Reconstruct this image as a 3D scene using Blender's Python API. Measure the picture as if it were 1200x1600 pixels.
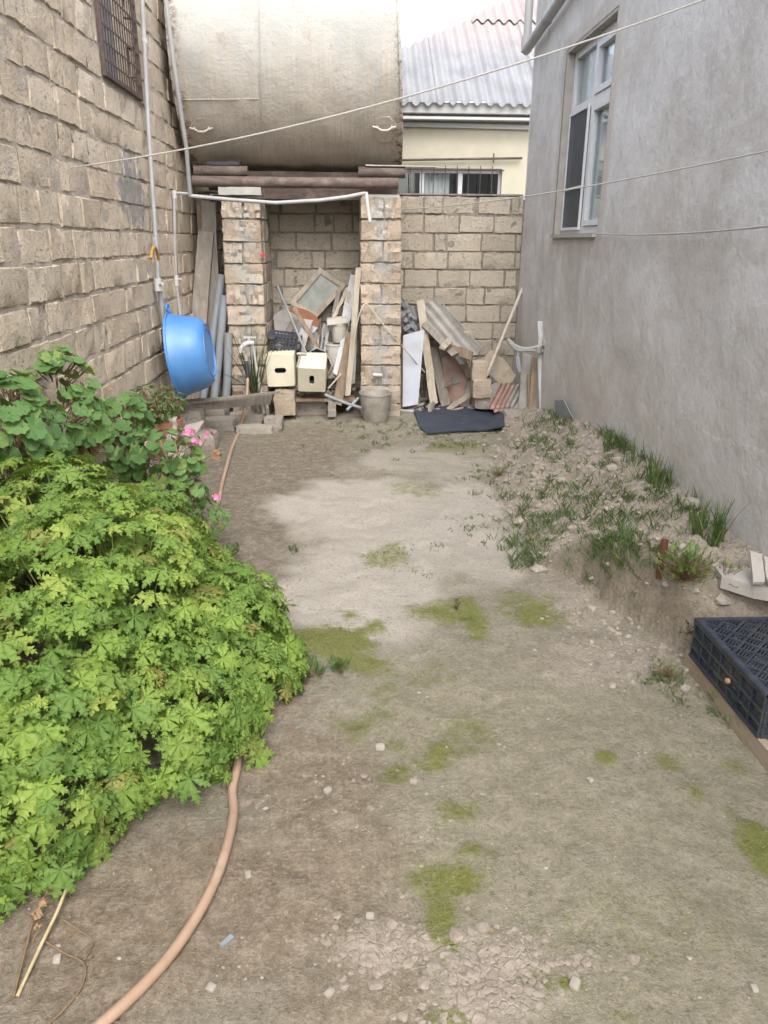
import bpy, bmesh, math, random
import numpy as np
from mathutils import Vector, Matrix
random.seed(7); RNG = np.random.default_rng(7)
S = bpy.context.scene; COL = S.collection
for o in list(bpy.data.objects): bpy.data.objects.remove(o)

# ------------------------------------------------------------------ camera
F, EYE = 1180.0, 1.8
yc = np.array([-55, 423, -F]); yc /= np.linalg.norm(yc)
zc = np.array([25, 3298, F]); zc -= yc * zc.dot(yc); zc /= np.linalg.norm(zc)
R = np.array([np.cross(yc, zc), yc, zc]); EYEP = np.array([0, 0, EYE])
cam = bpy.data.cameras.new('camera'); camo = bpy.data.objects.new('camera', cam); COL.objects.link(camo)
cam.sensor_fit = 'HORIZONTAL'; cam.sensor_width = 36; cam.lens = 36 * F / 1200; cam.clip_start = .05; cam.clip_end = 500
m4 = np.eye(4); m4[:3, :3] = R; m4[:3, 3] = EYEP
camo.matrix_world = Matrix(m4.tolist()); S.camera = camo
# ------------------------------------------------------------------ sky, sun, exposure
W = bpy.data.worlds.new('World'); S.world = W; W.use_nodes = True
wn = W.node_tree.nodes; wl = W.node_tree.links
sky = wn.new('ShaderNodeTexSky'); sky.sky_type = 'NISHITA'; sky.sun_disc = False
SUN_EL, SUN_AZ = math.radians(50), math.radians(172)      # azimuth clockwise from +Y
sky.sun_elevation = SUN_EL; sky.sun_rotation = SUN_AZ; sky.air_density = 1.0; sky.dust_density = 4.0; sky.ozone_density = 1.0
hs = wn.new('ShaderNodeHueSaturation'); hs.inputs['Saturation'].default_value = .5
bg = wn['Background']; bg.inputs['Strength'].default_value = .15
wl.new(sky.outputs[0], hs.inputs['Color']); wl.new(hs.outputs[0], bg.inputs['Color'])
sl = bpy.data.lights.new('sun', 'SUN'); sl.energy = .75; sl.angle = math.radians(80); sl.color = (1, .965, .92)
so = bpy.data.objects.new('sun', sl); COL.objects.link(so); so.location = (0, 0, 20)
sd = Vector((math.sin(SUN_AZ) * math.cos(SUN_EL), math.cos(SUN_AZ) * math.cos(SUN_EL), math.sin(SUN_EL)))
so.rotation_euler = sd.to_track_quat('Z', 'Y').to_euler()
vs = S.view_settings; vs.view_transform = 'Standard'; vs.look = 'None'; vs.exposure = 1.58; vs.gamma = 1; vs.use_curve_mapping = False

cy = S.cycles; cy.max_bounces = 6; cy.diffuse_bounces = 3; cy.glossy_bounces = 2; cy.transmission_bounces = 3; cy.transparent_max_bounces = 6; cy.use_adaptive_sampling = True; cy.adaptive_threshold = .02; cy.caustics_reflective = False; cy.caustics_refractive = False

# ------------------------------------------------------------------ geometry helpers
def ray(px, py): return R @ np.array([px - 600, 800 - py, -F])
def ax(px, py, x): d = ray(px, py); return Vector(EYEP + d * (x / d[0]))
def ay(px, py, y): d = ray(px, py); return Vector(EYEP + d * (y / d[1]))
def az(px, py, z=0.0): d = ray(px, py); return Vector(EYEP + d * ((z - EYE) / d[2]))
def al(px, py, y0, k):                       # on a leaning plane y = y0 + k*z
    d = ray(px, py); t = (y0 + k * EYE) / (d[1] - k * d[2]); return Vector(EYEP + d * t)
def proj(p):
    c = R.T @ (np.array(p) - EYEP); return 600 + F * c[0] / -c[2], 800 - F * c[1] / -c[2], -c[2]

def hsh(ix, iy, s):
    n = np.sin(ix * 127.1 + iy * 311.7 + s * 74.7) * 43758.5453; return n - np.floor(n)
def vn(x, y, s=0):
    x = np.asarray(x, float); y = np.asarray(y, float)
    ix, iy = np.floor(x), np.floor(y); fx, fy = x - ix, y - iy
    fx = fx * fx * (3 - 2 * fx); fy = fy * fy * (3 - 2 * fy)
    a, b, c, d = hsh(ix, iy, s), hsh(ix + 1, iy, s), hsh(ix, iy + 1, s), hsh(ix + 1, iy + 1, s)
    return (a + (b - a) * fx) * (1 - fy) + (c + (d - c) * fx) * fy
def fbm(x, y, s=0, o=4):
    t = 0; a = .5; tot = 0
    for i in range(o): t = t + a * vn(x * 2 ** i, y * 2 ** i, s + i); tot += a; a *= .5
    return t / tot
def sstep(a, b, x): t = np.clip((x - a) / (b - a), 0, 1); return t * t * (3 - 2 * t)

class MB:
    def __init__(s): s.v = []; s.f = []
    def add(s, vs, fs):
        o = len(s.v); s.v += [tuple(v) for v in vs]; s.f += [tuple(i + o for i in f) for f in fs]; return s
    def box(s, c, size, M=None):
        x, y, z = [q / 2 for q in size]; c = Vector(c)
        vs = [Vector((a * x, b * y, d * z)) for a in (-1, 1) for b in (-1, 1) for d in (-1, 1)]
        if M is not None: vs = [M @ v for v in vs]
        return s.add([v + c for v in vs], [(0, 1, 3, 2), (4, 6, 7, 5), (0, 4, 5, 1), (2, 3, 7, 6), (0, 2, 6, 4), (1, 5, 7, 3)])
    def tube(s, pts, r, n=8, cap=True, hollow=0):
        pts = [Vector(p) for p in pts]; k = len(pts); rs = r if isinstance(r, (list, tuple)) else [r] * k
        vs = []; fs = []; up = None
        for i, p in enumerate(pts):
            t = (pts[min(i + 1, k - 1)] - pts[max(i - 1, 0)]).normalized()
            if up is None: up = t.orthogonal().normalized()
            up = (up - t * up.dot(t)).normalized(); sd = t.cross(up)
            for j in range(n):
                a = 2 * math.pi * j / n; vs.append(p + (up * math.cos(a) + sd * math.sin(a)) * rs[i])
        for i in range(k - 1):
            for j in range(n): fs.append((i * n + j, i * n + (j + 1) % n, (i + 1) * n + (j + 1) % n, (i + 1) * n + j))
        if cap and not hollow: fs.append(tuple(range(n))[::-1]); fs.append(tuple(range((k - 1) * n, k * n)))
        s.add(vs, fs)
        if hollow:
            for e, q in ((0, 1), (k - 1, -1)):
                t = (pts[min(1, k - 1)] - pts[0]).normalized() if e == 0 else (pts[-1] - pts[-2]).normalized() * -1
                ring = vs[e * n:(e + 1) * n]; c = pts[e]
                inner = [c + (Vector(v) - c) * hollow for v in ring]; deep = [v + t * min(.25, (pts[-1] - pts[0]).length * .4) for v in inner]
                fs2 = [(j, (j + 1) % n, n + (j + 1) % n, n + j) for j in range(n)] + [(n + j, n + (j + 1) % n, 2 * n + (j + 1) % n, 2 * n + j) for j in range(n)]
                s.add(list(ring) + inner + deep, fs2 + [tuple(range(2 * n, 3 * n))])
        return s
    def sheet(s, pts, th, n=None):           # planar polygon with thickness th, front at pts
        pts = [Vector(p) for p in pts]
        nn = (pts[1] - pts[0]).cross(pts[2] - pts[0]).normalized()
        if n is None: n = Vector((0, -1, 0))
        if nn.dot(Vector(n)) < 0: nn = -nn; pts = pts[::-1]
        k = len(pts); b = [p - nn * th for p in pts]
        return s.add(pts + b, [tuple(range(k)), tuple(range(2 * k - 1, k - 1, -1))] + [(i, i + k, (i + 1) % k + k, (i + 1) % k) for i in range(k)])
    def plank(s, p0, p1, w, th, n=(0, -1, 0), warp=.004, seg=6, taper=1.0):
        p0, p1 = Vector(p0), Vector(p1); L = p1 - p0; d = L.normalized(); sd = d.cross(Vector(n)).normalized(); nn = sd.cross(d)
        vs = []; fs = []
        for i in range(seg + 1):
            t = i / seg; ww = w * (1 + (taper - 1) * t)
            c = p0 + L * t + nn * random.uniform(-warp, warp) + sd * random.uniform(-warp, warp)
            e = d * (random.uniform(-.012, .012) if i in (0, seg) else 0)
            for a, b in ((-1, -1), (1, -1), (1, 1), (-1, 1)):
                vs.append(c + sd * a * ww / 2 + nn * b * th / 2 + e * a)
        for i in range(seg):
            for j in range(4): fs.append((i * 4 + j, i * 4 + (j + 1) % 4, (i + 1) * 4 + (j + 1) % 4, (i + 1) * 4 + j))
        fs += [(3, 2, 1, 0), tuple(seg * 4 + j for j in range(4))]
        return s.add(vs, fs)
    def lathe(s, prof, M=None, n=32, close=False):
        vs = []; fs = []
        for r, z in prof:
            for j in range(n):
                a = 2 * math.pi * j / n; v = Vector((r * math.cos(a), r * math.sin(a), z)); vs.append(M @ v if M is not None else v)
        for i in range(len(prof) - 1):
            for j in range(n): fs.append((i * n + j, i * n + (j + 1) % n, (i + 1) * n + (j + 1) % n, (i + 1) * n + j))
        return s.add(vs, fs)
    def raw(s, V, Fc):
        o = len(s.v); s.v += V.tolist(); s.f += (np.asarray(Fc) + o).tolist(); return s
    def build(s, name, mat, parent=None, smooth=False, off=None):
        me = bpy.data.meshes.new(name); o_ = Vector((0, 0, 0))
        if parent is not None:
            q = parent
            while q is not None: o_ = o_ + q.location; q = q.parent
        vs = [(v[0] - o_[0], v[1] - o_[1], v[2] - o_[2]) for v in s.v]
        me.from_pydata(vs, [], s.f); me.validate(); me.update()
        bm = bmesh.new(); bm.from_mesh(me); bmesh.ops.recalc_face_normals(bm, faces=bm.faces); bm.to_mesh(me); bm.free()
        if smooth:
            me.polygons.foreach_set('use_smooth', [True] * len(me.polygons))
            if smooth != 2: me.set_sharp_from_angle(angle=math.radians(40))
        me.materials.append(MAT[mat] if isinstance(mat, str) else mat)
        o = bpy.data.objects.new(name, me); COL.objects.link(o)
        if parent is not None: o.parent = parent
        return o

def tag(o, label, cat, group=None):
    o['label'] = label; o['category'] = cat
    if group: o['group'] = group
    return o
def thing(name, label, cat, loc, group=None):
    o = bpy.data.objects.new(name, None); COL.objects.link(o); o.location = Vector(loc); o.empty_display_size = .1
    return tag(o, label, cat, group)
def struct(o): o['kind'] = 'structure'; return o
def stuff(o): o['kind'] = 'stuff'; return o

def basis(n, t):
    n = Vector(n).normalized(); t = Vector(t); t = (t - n * t.dot(n))
    if t.length < 1e-4: t = n.orthogonal()
    t.normalize(); return Matrix((t.cross(n), t, n)).transposed()     # x side, y tip, z normal

ico_v = np.array([(0, 0, 1)] + [(math.cos(a) * .894, math.sin(a) * .894, .447) for a in np.arange(5) * 2 * math.pi / 5] +
                 [(math.cos(a) * .894, math.sin(a) * .894, -.447) for a in (np.arange(5) + .5) * 2 * math.pi / 5] + [(0, 0, -1)])
ico_f = np.array([(0, i + 1, (i + 1) % 5 + 1) for i in range(5)] + [(i + 1, i + 6, (i + 1) % 5 + 1) for i in range(5)] +
                 [((i + 1) % 5 + 1, i + 6, (i + 1) % 5 + 6) for i in range(5)] + [(11, (i + 1) % 5 + 6, i + 6) for i in range(5)])
def rotrand():
    q = RNG.normal(size=4); q /= np.linalg.norm(q); w, x, y, z = q
    return np.array([[1 - 2 * (y * y + z * z), 2 * (x * y - z * w), 2 * (x * z + y * w)], [2 * (x * y + z * w), 1 - 2 * (x * x + z * z), 2 * (y * z - x * w)], [2 * (x * z - y * w), 2 * (y * z + x * w), 1 - 2 * (x * x + y * y)]])
def lump(mb, c, r, sq=(1, 1, .7), jit=.28):
    v = ico_v * (1 + RNG.uniform(-jit, jit, (12, 1))) @ rotrand().T * np.array(sq) * r + np.array(c)
    mb.raw(v, ico_f)
def rock(name, c, size, mat, seed=0, boxy=.6, rz=0., tilt=0.):
    """irregular stone mesh: subdivided cube squeezed and roughened"""
    bm = bmesh.new(); bmesh.ops.create_cube(bm, size=1); bmesh.ops.subdivide_edges(bm, edges=bm.edges, cuts=3, use_grid_fill=True)
    rr = random.Random(seed); mb = MB(); Mr = Matrix.Rotation(rz, 3, 'Z') @ Matrix.Rotation(tilt, 3, 'Y')
    for v in bm.verts:
        p = v.co; n = p.normalized() * .62; q = p * boxy + n * (1 - boxy)
        q = q * (1 + rr.uniform(-.07, .07)); v.co = Mr @ Vector((q.x * size[0], q.y * size[1], q.z * size[2]))
    bm.verts.index_update(); mb.add([v.co + Vector(c) for v in bm.verts], [[v.index for v in f.verts] for f in bm.faces]); bm.free()
    return mb

# ------------------------------------------------------------------ materials
MAT = {}
class NT:
    def __init__(s, name):
        m = bpy.data.materials.new(name); m.use_nodes = True; MAT[name] = m; s.m = m; s.n = m.node_tree.nodes; s.l = m.node_tree.links
        s.b = s.n['Principled BSDF']; s.out = s.n['Material Output']; g = s.n.new('ShaderNodeNewGeometry'); s.pos = g.outputs['Position']; s.geo = g
        s._oi = None
    def put(s, sock, v):
        if isinstance(v, bpy.types.NodeSocket): s.l.new(v, sock)
        elif isinstance(v, (tuple, list)) and len(v) == 3 and sock.type == 'RGBA': sock.default_value = (*v, 1)
        else: sock.default_value = v
    def map(s, sc=(1, 1, 1), v=None, loc=(0, 0, 0), rot=(0, 0, 0)):
        n = s.n.new('ShaderNodeMapping'); s.put(n.inputs['Vector'], v or s.pos); n.inputs['Scale'].default_value = sc; n.inputs['Location'].default_value = loc; n.inputs['Rotation'].default_value = rot; return n.outputs[0]
    def noise(s, scale, detail=6, rough=.6, v=None, dist=0):
        n = s.n.new('ShaderNodeTexNoise'); s.put(n.inputs['Vector'], v or s.pos); n.inputs['Scale'].default_value = scale; n.inputs['Detail'].default_value = detail; n.inputs['Roughness'].default_value = rough; n.inputs['Distortion'].default_value = dist; return n.outputs['Fac']
    def vor(s, scale, v=None, feat='F1', out='Distance'):
        n = s.n.new('ShaderNodeTexVoronoi'); n.feature = feat; s.put(n.inputs['Vector'], v or s.pos); n.inputs['Scale'].default_value = scale; return n.outputs[out]
    def ramp(s, f, a, b, c0=(0, 0, 0), c1=(1, 1, 1)):
        n = s.n.new('ShaderNodeValToRGB'); s.put(n.inputs[0], f); e = n.color_ramp.elements
        e[0].position = a; e[1].position = b; e[0].color = (*c0, 1); e[1].color = (*c1, 1); return n.outputs[0]
    def mix(s, f, a, b, mode='MIX'):
        n = s.n.new('ShaderNodeMix'); n.data_type = 'RGBA'; n.blend_type = mode; s.put(n.inputs[0], f); s.put(n.inputs[6], a); s.put(n.inputs[7], b); return n.outputs[2]
    def math(s, op, a, b=0., c=0.):
        n = s.n.new('ShaderNodeMath'); n.operation = op; s.put(n.inputs[0], a); s.put(n.inputs[1], b); s.put(n.inputs[2], c); return n.outputs[0]
    def attr(s, name):
        n = s.n.new('ShaderNodeAttribute'); n.attribute_name = name; return n.outputs['Fac']
    def rnd(s):
        if s._oi is None: s._oi = s.n.new('ShaderNodeObjectInfo')
        return s._oi.outputs['Random']
    def sep(s):
        n = s.n.new('ShaderNodeSeparateXYZ'); s.l.new(s.pos, n.inputs[0]); return n.outputs
    def bump(s, h, strength=.5, dist=.01, n=None):
        b = s.n.new('ShaderNodeBump'); b.inputs['Strength'].default_value = strength; b.inputs['Distance'].default_value = dist; s.put(b.inputs['Height'], h)
        if n is not None: s.l.new(n, b.inputs['Normal'])
        return b.outputs[0]
    def fin(s, col, rough=.85, nrm=None, spec=.3, **k):
        s.put(s.b.inputs['Base Color'], col); s.put(s.b.inputs['Roughness'], rough); s.b.inputs['Specular IOR Level'].default_value = spec
        if nrm is not None: s.l.new(nrm, s.b.inputs['Normal'])
        for a, v in k.items(): s.put(s.b.inputs[a.replace('_', ' ')], v)
        return s.m

def simple(name, c1, c2, sc=12., rough=.7, bump=.3, dist=.004, stretch=(1, 1, 1), spec=.3, metal=0., dirt=None, rv=.12, lo=.3, hi=.7):
    t = NT(name); v = t.map(stretch)
    c = t.mix(t.ramp(t.noise(sc, 5, .65, v), lo, hi), c1, c2)
    if dirt: c = t.mix(t.ramp(t.noise(sc * .35, 4, .7), .52, .72), c, dirt)
    c = t.mix(rv, c, t.ramp(t.rnd(), 0, 1, (.2, .18, .16), (1, 1, 1)), 'SOFT_LIGHT') if rv else c
    nb = t.bump(t.noise(sc * 3.5, 4, .7, v), bump, dist)
    return t.fin(c, rough, nb, spec, Metallic=metal)

def stone(name, ca, cb, cdark, tint, smear=None, cement=None):
    t = NT(name)
    big = t.noise(2.2, 4, .6); mid = t.noise(14, 6, .7); fine = t.noise(70, 5, .75)
    c = t.mix(t.ramp(mid, .3, .72), ca, cb)
    c = t.mix(t.ramp(big, .38, .7), c, t.mix(.5, c, tint))
    c = t.mix(t.math('MULTIPLY', t.ramp(t.rnd(), 0, 1), .55), c, t.mix(t.ramp(t.rnd(), .3, .7), cdark, cb))
    pm = t.math('MULTIPLY', t.ramp(t.noise(44, 4, .75), .30, .42, (1, 1, 1), (0, 0, 0)), .6)
    c = t.mix(pm, c, cdark)
    c = t.mix(t.math('MULTIPLY', t.ramp(fine, .55, .8), .35), c, (.55, .5, .42))
    if smear:
        x, y, z = t.sep()
        d = t.math('SQRT', t.math('ADD', t.math('POWER', t.math('DIVIDE', t.math('SUBTRACT', y, smear[0]), smear[2]), 2.), t.math('POWER', t.math('DIVIDE', t.math('SUBTRACT', z, smear[1]), smear[3]), 2.)))
        d = t.math('ADD', d, t.math('MULTIPLY', t.math('SUBTRACT', t.noise(7, 6, .75), .5), 2.2))
        c = t.mix(t.math('MULTIPLY', t.ramp(d, .75, 1.0, (1, 1, 1), (0, 0, 0)), .8), c, t.mix(t.ramp(mid, .35, .65), (.22, .22, .22), (.36, .36, .36)))
    if cement:
        x, y, z = t.sep(); ds_ = [t.math('ABSOLUTE', t.math('SUBTRACT', x, q)) for q in cement]; dm = t.math('MINIMUM', *ds_)
        cm = t.math('SUBTRACT', t.noise(5.5, 5, .7), t.math('MULTIPLY', dm, 1.0)); cm = t.ramp(cm, .40, .47)
        c = t.mix(t.math('MULTIPLY', cm, .8), c, t.mix(t.ramp(mid, .3, .7), (.33, .32, .30), (.47, .46, .44)))
    h = t.math('ADD', t.math('MULTIPLY', t.noise(24, 5, .75), 1.2), t.math('ADD', t.math('MULTIPLY', fine, .5), t.math('MULTIPLY', pm, -.9)))
    return t.fin(c, .95, t.bump(h, 1.0, .014), .15)
stone('stone_warm', (.57, .475, .365), (.68, .59, .47), (.36, .285, .21), (.58, .465, .345), smear=(6.35, 2.15, .4, .32))
stone('stone_grey', (.39, .345, .28), (.51, .455, .375), (.22, .19, .15), (.40, .35, .285))
stone('stone_pillar', (.42, .345, .265), (.53, .455, .365), (.24, .185, .135), (.41, .33, .25), cement=(-1.04, .34))
stone('stone_rubble', (.30, .27, .235), (.42, .385, .335), (.16, .14, .12), (.33, .29, .24))
simple('mortar', (.42, .36, .29), (.57, .50, .42), 16, .95, 1, .02, lo=.3, hi=.7, rv=0)
simple('mortar_grey', (.19, .17, .14), (.34, .305, .26), 14, .95, 1, .02, rv=0)
simple('cement', (.34, .33, .31), (.44, .43, .40), 9, .9, .7, .01, rv=0)

def m_plaster():
    t = NT('plaster'); x, y, z = t.sep()
    big = t.noise(.9, 4, .62); mid = t.noise(3.8, 5, .7, None, .6); fine = t.noise(45, 4, .7)
    st = t.noise(2.6, 4, .65, t.map((1, 1.8, .35)))
    c = t.mix(t.ramp(big, .40, .60), (.48, .465, .45), (.58, .58, .585))
    c = t.mix(t.math('MULTIPLY', t.ramp(mid, .46, .66), .6), c, (.63, .63, .64))
    c = t.mix(t.math('MULTIPLY', t.ramp(mid, .32, .46, (1, 1, 1), (0, 0, 0)), .45), c, (.40, .38, .36))
    c = t.mix(t.math('MULTIPLY', t.ramp(t.noise(1.7, 5, .68, t.map((1, 1, 1), loc=(5, 1, 9)), .8), .50, .62), .45), c, (.45, .425, .395))
    dm_ = t.math('MULTIPLY', t.ramp(t.math('ABSOLUTE', t.math('SUBTRACT', y, 6.85)), .45, .95, (1, 1, 1), (0, 0, 0)), t.math('MULTIPLY', t.ramp(t.math('DIVIDE', z, 2), .45, .92), t.math('LESS_THAN', z, 1.86)))
    c = t.mix(t.math('MULTIPLY', t.math('MULTIPLY', dm_, t.ramp(st, .42, .58)), .6), c, (.34, .305, .27))
    low = t.math('ADD', z, t.math('MULTIPLY', t.noise(1.4, 5, .7), 1.8))
    c = t.mix(t.math('MULTIPLY', t.ramp(t.math('DIVIDE', low, 4), .25, .62, (1, 1, 1), (0, 0, 0)), .55), c, (.46, .41, .36))
    c = t.mix(t.math('MULTIPLY', t.ramp(t.noise(9, 6, .8), .60, .68), .5), c, (.36, .335, .31))
    c = t.mix(t.math('MULTIPLY', t.ramp(t.noise(2.2, 6, .75, t.map((1, 1, 1), loc=(3, 7, 2)), 2.0), .61, .66), .45), c, (.60, .595, .585))
    c = t.mix(t.math('MULTIPLY', t.ramp(fine, .4, .7), .15), c, (.2, .19, .18))
    # darker damp band round the window opening
    dy = t.math('SUBTRACT', t.math('ABSOLUTE', t.math('SUBTRACT', y, 6.93)), .69); dz = t.math('SUBTRACT', t.math('ABSOLUTE', t.math('SUBTRACT', z, 2.6)), .80)
    dd = t.math('ADD', t.math('MAXIMUM', dy, dz), t.math('MULTIPLY', t.math('SUBTRACT', t.noise(5, 5, .7), .5), .22))
    c = t.mix(t.math('MULTIPLY', t.ramp(dd, .09, .14, (1, 1, 1), (0, 0, 0)), .5), c, (.42, .38, .34))
    # chalky strokes
    wob = t.math('MULTIPLY', t.math('SUBTRACT', t.noise(9, 3, .6), .5), .05); brk = t.ramp(t.noise(30, 4, .75), .42, .56)
    for (a, b, w) in CHALK:
        L = math.hypot(b[0] - a[0], b[1] - a[1]); ux, uz = (b[0] - a[0]) / L, (b[1] - a[1]) / L
        py, pz = t.math('SUBTRACT', y, a[0]), t.math('SUBTRACT', z, a[1])
        al_ = t.math('ADD', t.math('MULTIPLY', py, ux), t.math('MULTIPLY', pz, uz)); pe = t.math('ABSOLUTE', t.math('ADD', t.math('ADD', t.math('MULTIPLY', py, -uz), t.math('MULTIPLY', pz, ux)), wob))
        m = t.math('MULTIPLY', t.math('LESS_THAN', pe, w), t.math('MULTIPLY', t.math('GREATER_THAN', al_, 0.), t.math('LESS_THAN', al_, L)))
        c = t.mix(t.math('MULTIPLY', t.math('MULTIPLY', m, brk), .6), c, (.62, .61, .60))
    h = t.math('ADD', t.math('MULTIPLY', t.noise(6, 4, .6), 1.5), t.math('ADD', t.math('MULTIPLY', t.noise(16, 5, .65), .8), t.math('MULTIPLY', fine, .25)))
    t.fin(c, .88, t.bump(h, .6, .012), .2)
CHALK = [((lambda p: (p.y, p.z))(ax(*a, 1.95)), (lambda p: (p.y, p.z))(ax(*b, 1.95)), w) for a, b, w in (((1170, 596), (1171, 622), .006), ((1176, 613), (1199, 616), .010), ((1070, 645), (1120, 690), .007), ((1110, 682), (1198, 706), .008))]
m_plaster()
simple('plaster_reveal', (.31, .29, .265), (.40, .38, .35), 7, .9, .5, .008, rv=0)

def m_ground():
    t = NT('dirt'); x, y, z = t.sep()
    fine = t.noise(120, 4, .75); mid = t.noise(16, 5, .7); big = t.noise(2.6, 4, .65)
    c = t.mix(t.ramp(big, .36, .66), (.205, .188, .145), (.25, .232, .182))
    c = t.mix(t.math('MULTIPLY', t.attr('olive'), .8), c, t.mix(t.ramp(mid, .3, .7), (.215, .20, .138), (.27, .247, .18)))
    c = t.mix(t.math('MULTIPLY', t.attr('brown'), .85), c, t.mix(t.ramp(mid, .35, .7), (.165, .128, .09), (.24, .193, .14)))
    c = t.mix(t.math('MULTIPLY', t.attr('damp'), .85), c, t.mix(t.ramp(mid, .3, .7), (.135, .112, .085), (.19, .162, .125)))
    c = t.mix(t.math('MULTIPLY', t.attr('pale'), .9), c, t.mix(t.ramp(big, .3, .7), (.36, .335, .29), (.43, .40, .35)))
    c = t.mix(t.math('MULTIPLY', t.attr('clay'), .9), c, t.mix(t.ramp(mid, .3, .7), (.30, .258, .21), (.41, .362, .305)))
    c = t.mix(t.math('MULTIPLY', t.ramp(mid, .46, .74), .5), c, (.37, .325, .26))
    g2 = t.noise(62, 4, .8)
    c = t.mix(t.math('MULTIPLY', t.ramp(g2, .52, .70), .5), c, (.42, .375, .31))
    c = t.mix(t.math('MULTIPLY', t.ramp(g2, .30, .46, (1, 1, 1), (0, 0, 0)), .6), c, (.085, .068, .05))
    c = t.mix(t.math('MULTIPLY', t.ramp(t.noise(34, 5, .8), .3, .42, (1, 1, 1), (0, 0, 0)), .55), c, (.10, .08, .058))
    ms = t.attr('moss'); mf = t.math('ADD', ms, t.math('MULTIPLY', t.math('SUBTRACT', t.noise(26, 5, .8), .5), 1.9))
    mf = t.math('MULTIPLY', t.ramp(mf, .18, .75), t.ramp(ms, .0, .28))
    c = t.mix(t.math('MULTIPLY', mf, .86), c, t.mix(t.ramp(t.noise(55, 5, .7), .35, .65), (.125, .145, .032), (.225, .235, .068)))
    c = t.mix(t.math('MULTIPLY', t.ramp(fine, .58, .78), .55), c, (.40, .36, .295))
    c = t.mix(t.math('MULTIPLY', t.ramp(fine, .24, .42, (1, 1, 1), (0, 0, 0)), .6), c, (.075, .06, .045))
    sp = t.ramp(t.vor(42, v=t.map((1, 1, .3))), .05, .085, (1, 1, 1), (0, 0, 0)); spm = t.math('MULTIPLY', sp, t.ramp(t.noise(21, 2, .5), .5, .58))
    c = t.mix(t.math('MULTIPLY', spm, .5), c, (.58, .55, .49))
    h = t.math('ADD', t.math('MULTIPLY', mid, .9), t.math('ADD', t.math('MULTIPLY', fine, .55), t.math('MULTIPLY', g2, .9)))
    h = t.math('ADD', h, t.math('MULTIPLY', mf, t.math('MULTIPLY', t.noise(200, 3, .7), .8)))
    crk = t.ramp(t.vor(34, feat='DISTANCE_TO_EDGE'), .02, .12)
    h = t.math('ADD', h, t.math('MULTIPLY', t.math('MULTIPLY', crk, t.attr('clay')), .35))
    h = t.math('ADD', h, t.math('MULTIPLY', t.noise(5, 4, .6), 1.6))
    t.fin(c, .97, t.bump(h, .9, .012), .12)
m_ground()
simple('clod', (.26, .225, .185), (.41, .365, .31), 30, .97, .9, .006, rv=0)
simple('clod_pale', (.24, .203, .165), (.34, .295, .245), 30, .97, .9, .006, rv=0)
simple('pebble', (.22, .195, .16), (.42, .39, .34), 7, .8, .5, .003, rv=0)

def m_tank():
    t = NT('tank_metal'); x, y, z = t.sep()
    v = t.map((5, .4, .22)); st = t.noise(2.2, 6, .65, v); st2 = t.noise(6, 6, .7, t.map((9, .6, .35)))
    c = t.mix(t.ramp(t.noise(1.3, 5, .6), .35, .7), (.36, .36, .335), (.42, .415, .39))
    zz = t.math('ADD', z, t.math('MULTIPLY', t.math('SUBTRACT', st, .5), 1.5))
    rm = t.ramp(t.math('DIVIDE', t.math('SUBTRACT', zz, 2.4), 1.4), .22, .80, (1, 1, 1), (0, 0, 0))
    c = t.mix(t.math('MULTIPLY', rm, .9), c, t.mix(t.ramp(st2, .35, .7), (.42, .36, .29), (.53, .48, .41)))  # brown rust low down, painted paler to offset shade under the curve
    wz = t.ramp(t.math('DIVIDE', t.math('SUBTRACT', z, 2.45), .75), .0, .9, (1, 1, 1), (0, 0, 0))
    wh = t.math('MULTIPLY', t.ramp(t.noise(3.4, 7, .75, t.map((11, 1, .9))), .56, .68), wz)
    c = t.mix(t.math('MULTIPLY', wh, .6), c, (.46, .445, .41))
    c = t.mix(t.math('MULTIPLY', t.ramp(t.noise(26, 6, .8), .66, .72), .8), c, (.10, .065, .045))
    ex = t.math('ABSOLUTE', t.math('ADD', x, .52)); em = t.math('MULTIPLY', t.ramp(ex, .93, 1.08), t.ramp(t.noise(14, 6, .8), .48, .58))
    c = t.mix(em, c, (.17, .11, .07))
    h = t.math('ADD', t.math('MULTIPLY', t.noise(2.2, 3, .5), 4), t.noise(30, 5, .7))
    c = t.mix(t.math('MULTIPLY', t.ramp(t.noise(5, 6, .8), .56, .70), .45), c, (.27, .20, .14))
    t.fin(c, .9, t.bump(h, .6, .014), .1)
m_tank()
simple('rust', (.07, .053, .046), (.15, .115, .10), 12, .8, .7, .004, (.5, 2, 2), dirt=(.21, .17, .145), rv=.1)
simple('dark_iron', (.055, .042, .04), (.12, .085, .075), 20, .75, .5, .003, rv=.2)
simple('pvc_grey', (.30, .305, .31), (.38, .385, .385), 8, .45, .15, .002, dirt=(.33, .31, .28), rv=0)
simple('pvc_blue', (.20, .225, .255), (.28, .31, .335), 6, .55, .2, .002, (2, 2, .4), dirt=(.24, .23, .21))
simple('pvc_white', (.50, .50, .48), (.58, .58, .56), 10, .4, .1, .002, dirt=(.52, .48, .40), rv=0)
simple('old_white', (.46, .445, .40), (.56, .545, .50), 9, .55, .25, .003, dirt=(.48, .43, .33))
simple('foam_cream', (.56, .53, .41), (.64, .615, .50), 7, .6, .2, .003, dirt=(.55, .49, .36), rv=0)
simple('board_white', (.42, .45, .52), (.50, .53, .59), 5, .5, .1, .002, dirt=(.38, .385, .40), rv=0)
simple('basin_blue', (.065, .21, .50), (.09, .255, .56), 3, .38, .08, .002, dirt=(.13, .30, .56), spec=.45, rv=0)
simple('plastic_black', (.022, .028, .04), (.05, .06, .08), 18, .5, .3, .002, dirt=(.075, .073, .068), spec=.4, rv=0)
simple('mat_black', (.025, .033, .05), (.05, .062, .085), 7, .6, .4, .006, dirt=(.065, .068, .072), rv=0)
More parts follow.
